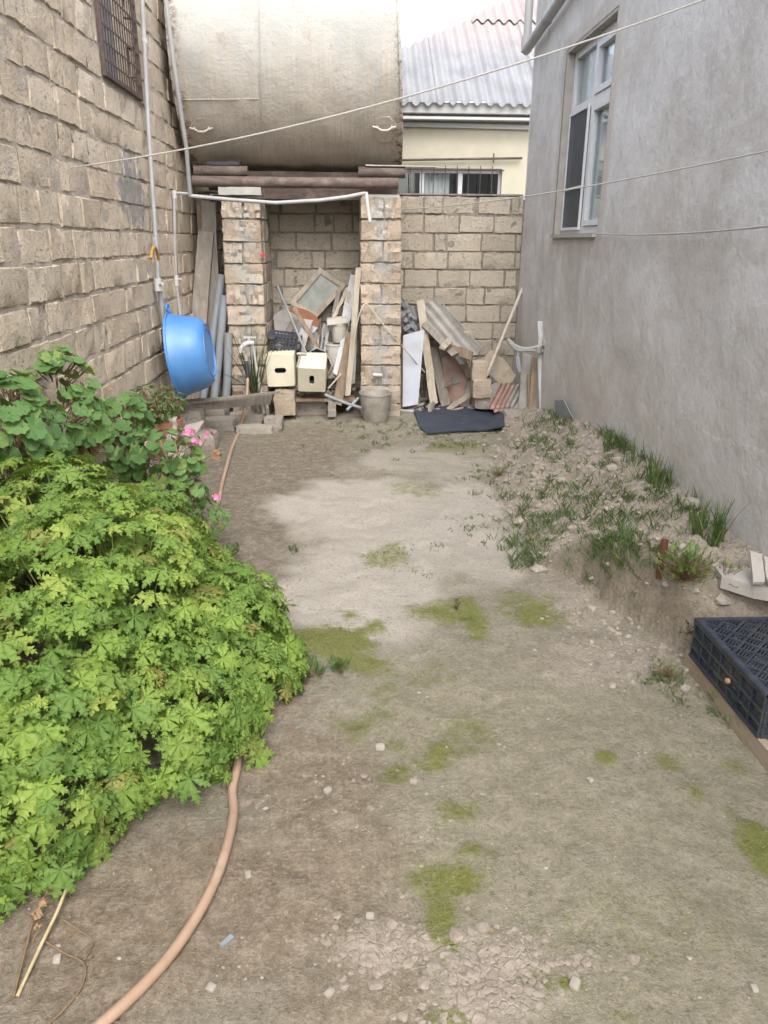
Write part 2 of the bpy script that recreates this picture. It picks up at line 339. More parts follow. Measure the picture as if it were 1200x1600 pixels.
simple('hose_tan', (.32, .215, .145), (.41, .29, .21), 9, .5, .2, .002, dirt=(.46, .36, .275), spec=.4, rv=0)
simple('rope', (.34, .33, .31), (.46, .445, .42), 90, .9, .6, .003, rv=0)
simple('cord_tan', (.46, .40, .30), (.58, .52, .42), 60, .9, .4, .003, rv=0)
simple('wire_grey', (.22, .22, .22), (.33, .33, .33), 40, .5, .3, .002, rv=0)
simple('galvanised', (.33, .31, .275), (.45, .425, .385), 12, .55, .3, .003, dirt=(.25, .22, .18), metal=.25, rv=0)
simple('wood_grey', (.17, .15, .128), (.31, .285, .25), 9, .9, .7, .004, (3, 3, .5), dirt=(.21, .185, .15), rv=.3)
simple('wood_brown', (.17, .125, .09), (.30, .23, .17), 9, .88, .7, .004, (3, 3, .5), rv=.3)
simple('wood_light', (.34, .295, .235), (.48, .43, .36), 8, .88, .6, .004, (3, 3, .45), dirt=(.29, .25, .20), rv=.25)
simple('wood_flat', (.27, .215, .155), (.39, .32, .24), 9, .88, .6, .004, (3, .5, 3), dirt=(.21, .17, .125), rv=.2)
simple('paint_white', (.40, .415, .43), (.52, .53, .54), 8, .6, .25, .002, (2, 2, .6), dirt=(.33, .31, .28))
simple('sheet_grey', (.24, .235, .22), (.37, .36, .34), 7, .85, .4, .004, dirt=(.23, .205, .17))
simple('sheet_red', (.25, .145, .115), (.38, .255, .215), 7, .85, .4, .004, dirt=(.36, .31, .27))
simple('sheet_tan', (.30, .25, .19), (.42, .365, .29), 6, .8, .3, .003, dirt=(.24, .19, .14))
simple('board_red', (.22, .095, .055), (.32, .15, .09), 8, .75, .3, .003, rv=0)
simple('tarp_grey', (.17, .18, .20), (.30, .31, .325), 8, .6, .4, .006, dirt=(.40, .39, .37))
simple('terracotta', (.30, .13, .08), (.40, .20, .13), 9, .85, .4, .004, dirt=(.33, .24, .18), rv=0)
simple('yellow_grip', (.34, .21, .05), (.42, .28, .08), 14, .5, .2, .002, rv=0)
simple('red_knob', (.50, .03, .04), (.62, .06, .06), 14, .5, .2, .002, rv=0)
simple('cream_wall', (.44, .415, .325), (.51, .48, .385), 3, .85, .25, .004, dirt=(.58, .54, .42), rv=0)
simple('frame_white', (.55, .57, .60), (.62, .64, .67), 6, .4, .1, .001, rv=0, dirt=(.64, .65, .66))
simple('gutter_white', (.45, .46, .475), (.54, .55, .56), 6, .5, .15, .002, (.5, 3, 3), rv=0, dirt=(.50, .49, .47))
simple('curtain', (.76, .79, .80), (.86, .88, .88), 3, .9, .2, .004, (6, 6, .3), rv=0)
simple('interior_dark', (.045, .045, .05), (.075, .075, .08), 3, .9, .1, rv=0)
simple('slab', (.36, .335, .30), (.46, .435, .40), 9, .9, .6, .006, rv=0, dirt=(.33, .28, .235))
simple('petal', (.62, .18, .36), (.74, .32, .50), 60, .6, .1, rv=0)
simple('petal_dry', (.25, .14, .08), (.33, .20, .12), 60, .8, .2, rv=0)
simple('stem_green', (.14, .165, .05), (.20, .21, .075), 20, .7, .2, rv=0)
simple('stem_brown', (.17, .115, .07), (.25, .18, .11), 20, .85, .4, rv=0)
simple('straw', (.40, .32, .18), (.54, .45, .28), 20, .8, .4, rv=0)
simple('leaf_dry', (.22, .14, .075), (.33, .22, .13), 24, .85, .5, .003, rv=.2)
simple('stake_red', (.09, .035, .022), (.15, .065, .042), 12, .85, .5, .004, rv=0)

def m_roof():
    t = NT('asbestos_roof'); x, y, z = t.sep()
    c = t.mix(t.ramp(t.noise(2.5, 6, .65), .35, .65), (.20, .205, .22), (.26, .265, .28))
    c = t.mix(t.math('MULTIPLY', t.ramp(t.math('DIVIDE', t.math('ADD', z, t.math('MULTIPLY', t.noise(3, 4, .6), .5)), 6), .72, .80), .5), c, (.38, .30, .28))
    c = t.mix(t.math('MULTIPLY', t.ramp(t.noise(30, 6, .8), .66, .74), .6), c, (.16, .14, .13))
    t.fin(c, .85, t.bump(t.noise(40, 6, .7), .4, .006), .2)
m_roof()

def m_glass(name, tint, rough=.03, fac=.75):
    t = NT(name); tr = t.n.new('ShaderNodeBsdfTransparent'); tr.inputs[0].default_value = (*tint, 1)
    gl = t.n.new('ShaderNodeBsdfGlossy'); gl.inputs['Roughness'].default_value = rough; gl.inputs[0].default_value = (.9, .95, 1, 1)
    fr = t.n.new('ShaderNodeFresnel'); fr.inputs[0].default_value = 1.5
    mx = t.n.new('ShaderNodeMixShader'); t.l.new(t.math('MULTIPLY_ADD', fr.outputs[0], fac, .03), mx.inputs[0]); t.l.new(tr.outputs[0], mx.inputs[1]); t.l.new(gl.outputs[0], mx.inputs[2])
    t.l.new(mx.outputs[0], t.out.inputs[0])
m_glass('glass', (.95, .97, .97), .03, .45); simple('glass_dirty', (.17, .185, .165), (.29, .31, .28), 9, .35, .1, .002, spec=.5, rv=0); m_glass('net', (.60, .60, .62), .6, .2)

def m_leaf(name, ca, cb, cy, trans=.28, zone=None, rough=.55):
    t = NT(name)
    r = t.math('FRACT', t.math('ADD', t.attr('tint'), t.rnd()))
    c = t.mix(t.ramp(r, .0, .95), ca, cb)
    c = t.mix(t.math('MULTIPLY', t.ramp(t.math('FRACT', t.math('MULTIPLY', r, 13.7)), .955, .97), .7), c, (.30, .24, .08))
    c = t.mix(t.math('MULTIPLY', t.ramp(t.math('FRACT', t.math('MULTIPLY', r, 7.31)), .80, .99), .75), c, cy)
    vein = t.attr('vein')
    c = t.mix(t.math('MULTIPLY', vein, .35), c, t.mix(.5, c, (.42, .50, .16)))
    c = t.mix(t.math('MULTIPLY', t.ramp(t.noise(45, 5, .7), .35, .7), .25), c, ca)
    nb = t.bump(t.math('ADD', t.noise(150, 4, .6), t.math('MULTIPLY', vein, -1.0)), .45, .004)
    t.fin(c, rough, nb, .25)
    ts = t.n.new('ShaderNodeBsdfTranslucent'); t.l.new(t.mix(.5, c, (.40, .48, .06)), ts.inputs[0]); t.l.new(nb, ts.inputs['Normal'])
    mx = t.n.new('ShaderNodeMixShader'); mx.inputs[0].default_value = trans
    t.l.new(t.b.outputs[0], mx.inputs[1]); t.l.new(ts.outputs[0], mx.inputs[2]); t.l.new(mx.outputs[0], t.out.inputs[0])
m_leaf('leaf_scented', (.10, .195, .04), (.23, .35, .062), (.36, .43, .095), .33)
m_leaf('leaf_zonal', (.08, .175, .058), (.15, .27, .085), (.32, .38, .12))
m_leaf('leaf_small', (.04, .085, .03), (.085, .15, .055), (.14, .2, .06))
m_leaf('blade_green', (.05, .098, .032), (.095, .15, .05), (.24, .24, .11), .2)
m_leaf('blade_dark', (.03, .055, .025), (.07, .10, .045), (.16, .15, .07), .15)
m_leaf('weed_leaf', (.085, .145, .05), (.15, .22, .075), (.30, .20, .08), .2)

# ================================================================== SETTING: ground
XL, XR, YB, YP = -1.65, 1.95, 8.95, 8.0
def mound(X, Y):
    toe = np.interp(Y, [2.85, 3.1, 3.45, 3.8, 4.1, 5.0, 5.8, 6.8, 7.6, 8.3], [1.70, 1.50, 1.33, 1.24, 1.02, 1.08, 1.12, 1.38, 1.50, 1.62])
    toe = toe + (fbm(X * 2.2, Y * 2.2, 3) - .5) * np.where(Y < 4, .12, .28)
    hw = np.interp(Y, [2.75, 2.95, 3.2, 3.5, 4.5, 5.4, 7.3, 8.0, 8.6], [0, .20, .40, .38, .47, .43, .23, .12, .05])
    s = np.clip((X - toe) / np.maximum(1.95 - toe, .05), 0, 1)
    bank = sstep(2.9, 3.1, Y) * (1 - sstep(3.75, 4.1, Y))
    prof = (1 - bank) * s ** .78 + bank * (.64 * sstep(.0, .10, s) + .36 * s)
    lump_ = .15 * np.exp(-((X - 1.50) / .22) ** 2 - ((Y - 3.35) / .26) ** 2) * sstep(0, .12, s)
    return hw * prof + lump_, s
def ground_z(X, Y):
    X = np.asarray(X, float); Y = np.asarray(Y, float)
    m, s = mound(X, Y)
    z = m + (fbm(X * 1.1, Y * 1.1, 11) - .5) * .05 + (fbm(X * 9, Y * 9, 21, 3) - .5) * .022 + (fbm(X * 3.5, Y * 3.5, 23, 3) - .5) * .03
    z = z + np.where(s > 0, np.minimum(s * 5, 1), 0) * ((fbm(X * 7, Y * 7, 31, 4) - .5) * .12 + (fbm(X * 24, Y * 24, 41, 3) - .5) * .055)
    z = z + .03 * sstep(6.5, 8.2, Y)
    return z
def gz(x, y): return float(ground_z(x, y))
def ag(px, py, h=0.):                        # where the sight line through a pixel meets the ground
    d = ray(px, py); d = d / d[1]; ts = np.arange(1.0, 9.0, .012); z = EYE + d[2] * ts; g = ground_z(np.clip(d[0] * ts, -1.64, XR - .03), ts)
    k = np.argmax(z <= g) if np.any(z <= g) else len(ts) - 1
    p = Vector(EYEP + d * ts[k]); p.x = min(p.x, XR - .03); p.z = gz(p.x, p.y) + h; return p
xs = np.concatenate([[-60, -20, -8, -4], np.arange(-1.8, 2.1, .016), [4, 8, 20, 60]])
ys = np.concatenate([[-40, -12, -4, -1, .3], np.arange(.9, 4.6, .0145), np.arange(4.6, 9.1, .022), [10, 12, 20, 60]])
GX, GY = np.meshgrid(xs, ys); inner = (GX > -2.2) & (GX < 2.2) & (GY > .5) & (GY < 9.2)
GZ = np.where(inner, ground_z(np.clip(GX, -2, 2), np.clip(GY, 0, 9.2)), -.02)
nx, ny = len(xs), len(ys)
def blob(lst, X, Y, wob=.55, sc=4.5, seed=60, soft=.45, hi=1.3):
    acc = np.zeros_like(X); n = (fbm(X * sc, Y * sc, seed) - .5) * 2 * wob
    for (px, py, rx, ry, st) in lst:
        c = az(px, py); r1 = (az(px + rx, py) - c).length; r2 = (az(px, py - ry) - az(px, py + ry)).length / 2
        d = np.sqrt(((X - c.x) / r1) ** 2 + ((Y - c.y) / r2) ** 2) + n
        acc = np.maximum(acc, st * (1 - sstep(soft, hi, d)))
    return acc
moss_l = [(a, b, c * 1.22, d * 1.2, e * 1.08) for a, b, c, d, e in [(535, 1000, 75, 34, 1), (570, 1040, 40, 26, .7), (690, 960, 60, 22, .75), (742, 975, 22, 42, .9), (830, 960, 48, 28, .8), (560, 1130, 60, 24, .7), (690, 1180, 46, 30, .9), (625, 1165, 22, 14, .8),
          (618, 1210, 28, 20, .65), (700, 1375, 66, 44, 1), (690, 1425, 36, 44, 1), (745, 1335, 46, 20, .75), (945, 1186, 22, 12, .8), (1045, 1192, 22, 18, .75), (1198, 1340, 30, 48, 1.1), (898, 1538, 20, 14, .9), (1085, 1242, 12, 12, .8),
          (612, 868, 45, 24, .5), (640, 765, 60, 14, .4), (715, 700, 60, 16, .5), (720, 1275, 40, 22, .6), (700, 1590, 40, 18, .6), (960, 1590, 30, 16, .6), (640, 1060, 60, 40, .4), (730, 1130, 45, 30, .45), (1150, 1200, 30, 14, .4), (840, 1460, 120, 60, .22), (1000, 1450, 160, 70, .2), (840, 1520, 30, 30, .4)]]
pale_l = [(640, 800, 190, 66, 1.1), (560, 905, 145, 85, 1.1), (720, 850, 95, 70, .9), (690, 720, 130, 30, .6)]
damp_l = [(430, 730, 140, 85, 1), (385, 850, 75, 70, 1), (520, 700, 110, 30, .7), (410, 920, 45, 45, .8)]
brown_l = [(300, 1420, 330, 190, 1), (480, 1230, 130, 120, .9), (440, 1080, 60, 70, .8), (540, 1560, 170, 90, .8), (420, 960, 45, 50, .9), (560, 1330, 90, 80, .8)]
clay_l = [(590, 1490, 75, 40, 1), (760, 1530, 110, 60, 1), (690, 1480, 60, 22, .9), (960, 1030, 110, 40, .8), (905, 950, 80, 40, .8), (840, 800, 60, 70, .6)]
A = {'moss': blob(moss_l, GX, GY, .8, 8, 61, .0), 'pale': blob(pale_l, GX, GY, .55, 3.2, 66, .70, 1.12), 'damp': blob(damp_l, GX, GY, .6, 3.4, 71, .6, 1.2), 'brown': blob(brown_l, GX, GY, .5, 3, 76), 'clay': blob(clay_l, GX, GY, .6, 5, 81)}
_, ms = mound(np.clip(GX, -2, 2), GY); A['clay'] = np.maximum(A['clay'], np.clip(ms * 8, 0, 1) * .9 * ((GY > 2.8) & (GY < 8.6)))
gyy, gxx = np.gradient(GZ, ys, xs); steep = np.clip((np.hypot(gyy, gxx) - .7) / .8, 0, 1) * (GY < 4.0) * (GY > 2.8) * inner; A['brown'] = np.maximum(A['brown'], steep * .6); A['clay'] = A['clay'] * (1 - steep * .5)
A['olive'] = (1 - sstep(2.4, 3.6, GY)) * sstep(-.2, .35, GX); A['damp'] = A['damp'] * (1 - A['pale'])
GZ = GZ + inner * (A['clay'] * (fbm(GX * 40, GY * 40, 91, 2) - .4) * .014 + np.clip(A['moss'], 0, 1) * .004)
gf = [(j * nx + i, j * nx + i + 1, (j + 1) * nx + i + 1, (j + 1) * nx + i) for j in range(ny - 1) for i in range(nx - 1)]
me = bpy.data.meshes.new('ground'); me.from_pydata(np.stack([GX, GY, GZ], -1).reshape(-1, 3).tolist(), [], gf)
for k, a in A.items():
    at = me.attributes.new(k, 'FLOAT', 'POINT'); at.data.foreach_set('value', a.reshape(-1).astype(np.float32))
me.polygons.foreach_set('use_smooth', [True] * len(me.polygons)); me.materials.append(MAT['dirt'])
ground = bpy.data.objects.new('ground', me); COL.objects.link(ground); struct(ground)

# ================================================================== block walls
def block(c, u, n, w, h, d, rr, ruf=.008, nxg=6, nzg=4):
    """one rough stone block, world coords relative to c; u width axis, n outward normal"""
    u, n, z = Vector(u), Vector(n), Vector((0, 0, 1)); vs = []; fs = []
    ed = [rr.uniform(.004, .016) for _ in range(4)]; yaw = rr.uniform(-.02, .02); pit = rr.uniform(-.02, .02); proud = rr.uniform(-.004, .005)
    for j in range(nzg + 1):
        for i in range(nxg + 1):
            a = i / nxg - .5; b = j / nzg - .5
            if i in (1, nxg - 1): a = math.copysign(.5 - rr.uniform(.004, .013) / w, a)
            if j in (1, nzg - 1): b = math.copysign(.5 - rr.uniform(.004, .013) / h, b)
            e = (i in (0, nxg)) + (j in (0, nzg)); k = -(rr.uniform(.0005, .005) if i in (0, nxg) else rr.uniform(.002, .014)) if e == 1 else (-rr.uniform(.004, .024) if e == 2 else rr.uniform(-ruf, ruf))
            if rr.random() < (.10 if e else .05): k -= rr.uniform(.006, .016)
            x = a * w - (math.copysign(rr.uniform(0, ed[0]), a) if i in (0, nxg) else 0) + (rr.uniform(-.004, .004))
            y = b * h - (math.copysign(rr.uniform(0, ed[1]) * .8, b) if j in (0, nzg) else 0) + rr.uniform(-.003, .003)
            vs.append(u * x + z * y + n * (k + proud + x * yaw + y * pit))
    W = nxg + 1
    for j in range(nzg):
        for i in range(nxg): fs.append((j * W + i, j * W + i + 1, (j + 1) * W + i + 1, (j + 1) * W + i))
    rim = [i for i in range(W)] + [j * W + nxg for j in range(1, nzg + 1)] + [nzg * W + i for i in range(nxg - 1, -1, -1)] + [j * W for j in range(nzg - 1, 0, -1)]
    o = len(vs); vs += [vs[i] - n * d for i in rim]; k = len(rim)
    fs += [(rim[q], o + q, o + (q + 1) % k, rim[(q + 1) % k]) for q in range(k)]
    return vs, fs
def link_block(vs, fs, c, parent, mat, name='block'):
    me = bpy.data.meshes.new(name); me.from_pydata([tuple(v) for v in vs], [], fs)
    me.polygons.foreach_set('use_smooth', [True] * len(fs)); me.set_sharp_from_angle(angle=math.radians(34)); me.materials.append(MAT[mat])
    o = bpy.data.objects.new(name, me); COL.objects.link(o); o.parent = parent; o.location = Vector(c) - parent.location
    return o
def mortar_plane(o, u, n, L, Ht, back, amp, mat, parent, hole=None, name='mortar', cell=.05):
    o, u, n = Vector(o), Vector(u), Vector(n); a = np.arange(0, L + .001, cell); b = np.arange(0, Ht + .001, cell); mb = MB(); W = len(a)
    A2, B2 = np.meshgrid(a, b); dz = -back + (fbm(A2 * 9, B2 * 14, 5, 3) - .5) * 2 * amp
    mb.v = [tuple(o + u * float(A2[j, i]) + Vector((0, 0, float(B2[j, i]))) + n * float(dz[j, i])) for j in range(len(b)) for i in range(W)]
    for j in range(len(b) - 1):
        for i in range(W - 1):
            if hole and hole[0] < a[i] + cell / 2 < hole[1] and hole[2] < b[j] + cell / 2 < hole[3]: continue
            mb.f.append((j * W + i, j * W + i + 1, (j + 1) * W + i + 1, (j + 1) * W + i))
    return mb.build(name, mat, parent, smooth=2)

# ---- tall left wall
lw = thing('stone_block_wall', 'tall rough wall of beige limestone blocks along the left side', 'wall', (XL, 2.0, 0))
WY0, WY1, WZ1 = 2.0, 9.6, 3.95; hole = (5.86, 6.84, 2.84, 3.98)
mortar_plane((XL, WY0, -.1), (0, 1, 0), (1, 0, 0), WY1 - WY0, WZ1 + .1, .008, .010, 'mortar', lw, (hole[0] - WY0, hole[1] - WY0, hole[2] + .1, hole[3] + .1), cell=.032)
core = MB(); core.box((XL - .2, (-3 + hole[0]) / 2, 1.9), (.26, hole[0] + 3, 4.2)); core.box((XL - .2, (hole[1] + WY1) / 2, 1.9), (.26, WY1 - hole[1], 4.2))
core.box((XL - .2, (hole[0] + hole[1]) / 2, (hole[2] - .2) / 2), (.259, hole[1] - hole[0], hole[2] + .2));
core.build('wall_core', 'mortar', lw)
rr = random.Random(3); cand = []; z = -.08; row = 0
while z < WZ1:
    h = rr.uniform(.172, .192); y = WY0 - rr.uniform(0, .3)
    while y < WY1:
        w = rr.choice([.19, .2, .38, .38, .39, .3, .24, .36])
        c = Vector((XL, y + w / 2, z + h / 2 + rr.uniform(-.006, .006)))
        lo, hi = y, y + w
        if z + h > hole[2] - .02 and z < hole[3] and hi > hole[0] and lo < hole[1]:
            if lo < hole[0] - .1: hi = hole[0] - .005
            elif hi > hole[1] + .1: lo = hole[1] + .005
            else: y += w + .016; continue
            c.y = (lo + hi) / 2
        px, py, dp = proj(c); area = (hi - lo) * h / dp ** 2 * abs((Vector(EYEP) - c).normalized().x)
        vis = -60 < px < 340 and -60 < py < 700 and (px > 0 or py < 640)
        cand.append((area if vis else area * .01, c, hi - lo, h)); y += w + rr.uniform(.008, .02)
    z += h + rr.uniform(.010, .020); row += 1
cand.sort(key=lambda q: -q[0]); rest = MB()
for i, (a, c, w, h) in enumerate(cand):
    vs, fs = block(c, (0, 1, 0), (1, 0, 0), w, h, .06, rr, .007)
    if i < 298: link_block(vs, fs, c, lw, 'stone_warm')
    else: rest.add([v + c for v in vs], fs)
stuff(rest.build('distant_block', 'stone_warm', lw, smooth=True))

# ---- low back wall, alcove rear and the wall right of the tank
bw = thing('garden_wall', 'greyish limestone block wall closing the far end of the yard', 'wall', (.5, YB, 0))
mortar_plane((XL + .05, YB, -.1), (1, 0, 0), (0, -1, 0), 3.6, 2.37, .012, .016, 'mortar_grey', bw, cell=.035)
core = MB(); core.box((.15, YB + .15, 1.08), (3.56, .24, 2.36)); core.build('wall_core', 'mortar_grey', bw)
z = -.05; row = 0; rr = random.Random(11)
while z < 2.24:
    h = .182; x = XL + .06 - (0 if row % 2 else .2) + rr.uniform(-.04, .04)
    while x < XR - .05:
        w = rr.choice([.38, .38, .39, .37, .36, .2]); 
        if rr.random() < .05: w = .13
        x1 = min(x + w, XR - .01); lo = max(x, XL + .05)
        if x1 - lo > .05:
            c = Vector(((lo + x1) / 2, YB, z + h / 2))
            vs, fs = block(c, (1, 0, 0), (0, -1, 0), x1 - lo, h + rr.uniform(-.006, .004), .06, rr, .007); link_block(vs, fs, c, bw, 'stone_grey')
        x += w + rr.uniform(.009, .018)
    z += h + rr.uniform(.010, .018); row += 1
ztop_bw = z
MB().box((.15, YB + .12, ztop_bw + .004), (3.56, .2, .018)).build('coping', 'mortar_grey', bw)

# ---- two pier walls carrying the tank
def pier(name, label, x0, x1, ztop, flare, seed):
    t = thing(name, label, 'pillar', ((x0 + x1) / 2, YP + .2, 0), 'piers under the tank'); rr = random.Random(seed)
    core = MB(); core.box(((x0 + x1) / 2, (YP + YB) / 2 - .02, ztop / 2 - .04), (x1 - x0 - .045, YB - YP - .10, ztop - .01)); core.build('mortar', 'cement', t)
    z = -.04; row = 0
    while z < ztop - .08:
        h = min(rr.uniform(.19, .205), ztop - z); w = x1 - x0; fl = flare * (1 - z / ztop)
        sp = [] if row % 2 else [rr.uniform(.42, .58)]
        ed = [x0 - fl * .3] + [x0 + w * q for q in sp] + [x1 + fl]
        for a, b in zip(ed[:-1], ed[1:]):
            c = Vector(((a + b) / 2, YP, z + h / 2)); vs, fs = block(c, (1, 0, 0), (0, -1, 0), b - a - .006, h, .19, rr, .017, 9, 6); link_block(vs, fs, c, t, 'stone_pillar')
        for sx, nn in ((x0 + .005, (-1, 0, 0)), (x1 - .005, (1, 0, 0))):
            y = YP + (.2 if row % 2 else .03) ; y = YP + .205
            for wv in ((.36, .36) if row % 2 else (.18, .36, .18)):
                c = Vector((sx + (fl if nn[0] > 0 else -fl * .3), y + wv / 2, z + h / 2)); u = (0, 1, 0) if nn[0] > 0 else (0, -1, 0)
                vs, fs = block(c, u, nn, wv - .012, h, .05, rr, .007); link_block(vs, fs, c, t, 'stone_grey'); y += wv
        z += h + rr.uniform(.003, .010); row += 1
    return t
pl = pier('block_pier', 'left block pier under the tank with cement smears, beside leaning planks', -1.25, -.86, 2.16, 0, 5)
pr = pier('block_pier', 'right block pier under the tank with a bucket at its foot', .115, .525, 2.28, .02, 9)

# ================================================================== right house
hs_ = thing('plastered_house', 'grey cement plastered house wall along the right side', 'house', (XR + .5, 4, 0))
HY0, HY1, HZ1 = -3.0, 9.0, 4.5; wy0, wy1, wz0, wz1 = 6.24, 7.62, 1.85, 3.41
a = np.concatenate([np.arange(HY0, wy0 - .03, .06), [wy0], np.arange(wy0 + .06, wy1 - .03, .06), [wy1], np.arange(wy1 + .06, HY1, .06), [HY1]])
b = np.concatenate([np.arange(-.3, wz0 - .03, .06), [wz0], np.arange(wz0 + .06, wz1 - .03, .06), [wz1], np.arange(wz1 + .06, HZ1, .06)])
A2, B2 = np.meshgrid(a, b); edge = (np.abs(A2 - HY1) < .01) | (np.abs(A2 - wy0) < .01) | (np.abs(A2 - wy1) < .01)
dx = (fbm(A2 * 1.3, B2 * 1.3, 8, 4) - .5) * .028 + (fbm(A2 * 5, B2 * 5, 18, 3) - .5) * .008
near = np.maximum(np.maximum(np.abs(A2 - (wy0 + wy1) / 2) - (wy1 - wy0) / 2, np.abs(B2 - (wz0 + wz1) / 2) - (wz1 - wz0) / 2), 0); dx = dx * sstep(0, .2, near)
mb = MB(); Wn = len(a); mb.v = [(XR + float(dx[j, i]), float(A2[j, i]), float(B2[j, i])) for j in range(len(b)) for i in range(Wn)]
for j in range(len(b) - 1):
    for i in range(Wn - 1):
        if a[i] > wy0 - .01 and a[i + 1] < wy1 + .01 and b[j] > wz0 - .01 and b[j + 1] < wz1 + .01: continue
        mb.f.append((j * Wn + i, (j + 1) * Wn + i, (j + 1) * Wn + i + 1, j * Wn + i + 1))
mb.build('wall', 'plaster', hs_, smooth=2)
core = MB()
for (y0, y1, z0, z1) in ((HY0, wy0, -.3, HZ1), (wy1, HY1 - .012, -.3, HZ1), (wy0, wy1, -.3, wz0), (wy0, wy1, wz1, HZ1)):
    core.box((XR + .185, (y0 + y1) / 2, (z0 + z1) / 2), (.33, y1 - y0, z1 - z0))
core.build('wall_core', 'plaster', hs_)
rev = MB()                                            # darker plaster band and reveals round the window
rev.box((XR + .092, wy1 - .012, (wz0 + wz1) / 2), (.176, .03, wz1 - wz0)); rev.box((XR + .092, wy0 + .012, (wz0 + wz1) / 2), (.176, .03, wz1 - wz0))
rev.box((XR + .092, (wy0 + wy1) / 2, wz1 - .012), (.176, wy1 - wy0 - .06, .03)); rev.box((XR + .075, (wy0 + wy1) / 2, wz0 + .010), (.21, wy1 - wy0 - .06, .03))
rev.build('window_reveal', 'plaster_reveal', hs_)
XF = XR + .075; fw = .055
win = MB(); wa, wb, wc, wd = wy0 + .03, wy1 - .03, wz0 + .03, wz1 - .03; ym = 6.93; zt = wc + (wd - wc) * .66
def bar(mb, y0, y1, z0, z1, x=XF, d=.06): return mb.box((x + d / 2, (y0 + y1) / 2, (z0 + z1) / 2), (d, y1 - y0, z1 - z0))
wf = MB(); bar(wf, wa, wa + fw, wc, wd); bar(wf, wb - fw, wb, wc, wd); bar(wf, wa + fw, wb - fw, wc, wc + fw); bar(wf, wa + fw, wb - fw, wd - fw, wd)
bar(wf, wa + fw, wb - fw, zt, zt + .07, d=.062); bar(wf, ym - .035, ym + .035, wc + fw, zt, d=.064); bar(wf, ym - .035, ym + .035, zt + .07, wd - fw, d=.064)
wfo = wf.build('window_frame', 'frame_white', hs_)
sash = MB(); g = .004
for (y0, y1, z0, z1) in ((wa + fw + g, ym - .035 - g, wc + fw + g, zt - g), (wa + fw + g, ym - .035 - g, zt + .07 + g, wd - fw - g)):
    s_ = MB(); q = .045; bar(s_, y0, y0 + q, z0, z1, XF - .014, .05); bar(s_, y1 - q, y1, z0, z1, XF - .014, .05); bar(s_, y0 + q, y1 - q, z0, z0 + q, XF - .014, .05); bar(s_, y0 + q, y1 - q, z1 - q, z1, XF - .014, .05)
    s_.build('sash', 'frame_white', wfo)
y0, y1, z0, z1 = ym + .035 + .012, wb - fw + .02, wc + .03, zt + .02          # fly screen over the far lower light
s_ = MB(); q = .022; bar(s_, y0, y0 + q, z0, z1, XF - .022, .018); bar(s_, y1 - q, y1, z0, z1, XF - .022, .018); bar(s_, y0 + q, y1 - q, z0, z0 + q, XF - .022, .018); bar(s_, y0 + q, y1 - q, z1 - q, z1, XF - .022, .018); bar(s_, y0 + q, y1 - q, z0 + .34, z0 + .36, XF - .022, .018)
fs_ = s_.build('fly_screen', 'frame_white', hs_)
MB().box((XF - .013, (y0 + y1) / 2, (z0 + z1) / 2), (.002, y1 - y0 - .03, z1 - z0 - .03)).build('screen_net', 'net', fs_)
for (y0, y1, z0, z1) in ((wa + fw, ym - .035, wc + fw, zt), (wa + fw, ym - .035, zt + .07, wd - fw), (ym + .035, wb - fw, wc + fw, zt), (ym + .035, wb - fw, zt + .07, wd - fw)):
    MB().box((XF + .028, (y0 + y1) / 2, (z0 + z1) / 2), (.006, y1 - y0 - .002, z1 - z0 - .002)).build('pane', 'glass', wfo)
cu = MB(); n = 70; vs = []
for i in range(n + 1):
    yy = wa + (wb - wa) * i / n; xx = XF + .065 + .018 * math.sin(i * 1.15) + .01 * math.sin(i * .43)
    vs += [(xx, yy, wc - .02), (xx, yy, wd + .02)]
cu.add(vs, [(2 * i, 2 * i + 2, 2 * i + 3, 2 * i + 1) for i in range(n)]).build('curtain', 'curtain', hs_, smooth=2)
rm = MB(); rm.box((XF + .6, (wy0 + wy1) / 2, (wz0 + wz1) / 2), (.02, 2.2, 2.4)); rm.build('room_wall', 'interior_dark', hs_)
# drain pipe of the house
dp = thing('drain_pipe', 'grey drain pipe bending along the plastered wall above the window', 'drain pipe', (XR - .08, 9, 3.7))
e0 = Vector((XR - .075, 9.02, 3.70)); e1 = Vector((XR - .075, 5.6, 4.0))
MB().tube([e0, e1], .048, 14).build('sloped_pipe', 'pvc_grey', dp, smooth=True)
MB().tube([e0 + Vector((0, -.015, .05)), Vector((XR - .075, 9.0, 4.45))], .042, 14).build('downpipe', 'pvc_grey', dp, smooth=True)
MB().tube([e0 + Vector((0, -.005, -.015)), e0 + Vector((0, .0, .06)), e0 + Vector((0, -.01, .13))], [.054, .058, .05], 14).build('elbow', 'pvc_grey', dp, smooth=True)
for q in (.25, .55, .85):
    c = e0.lerp(e1, q); MB().tube([c - (e1 - e0).normalized() * .012, c + (e1 - e0).normalized() * .012], .054, 12).build('clamp', 'wire_grey', dp)
for zz in (4.2,): MB().tube([(XR - .075, 9.0, zz - .02), (XR - .075, 9.0, zz + .02)], .048, 12).build('coupling', 'pvc_grey', dp)

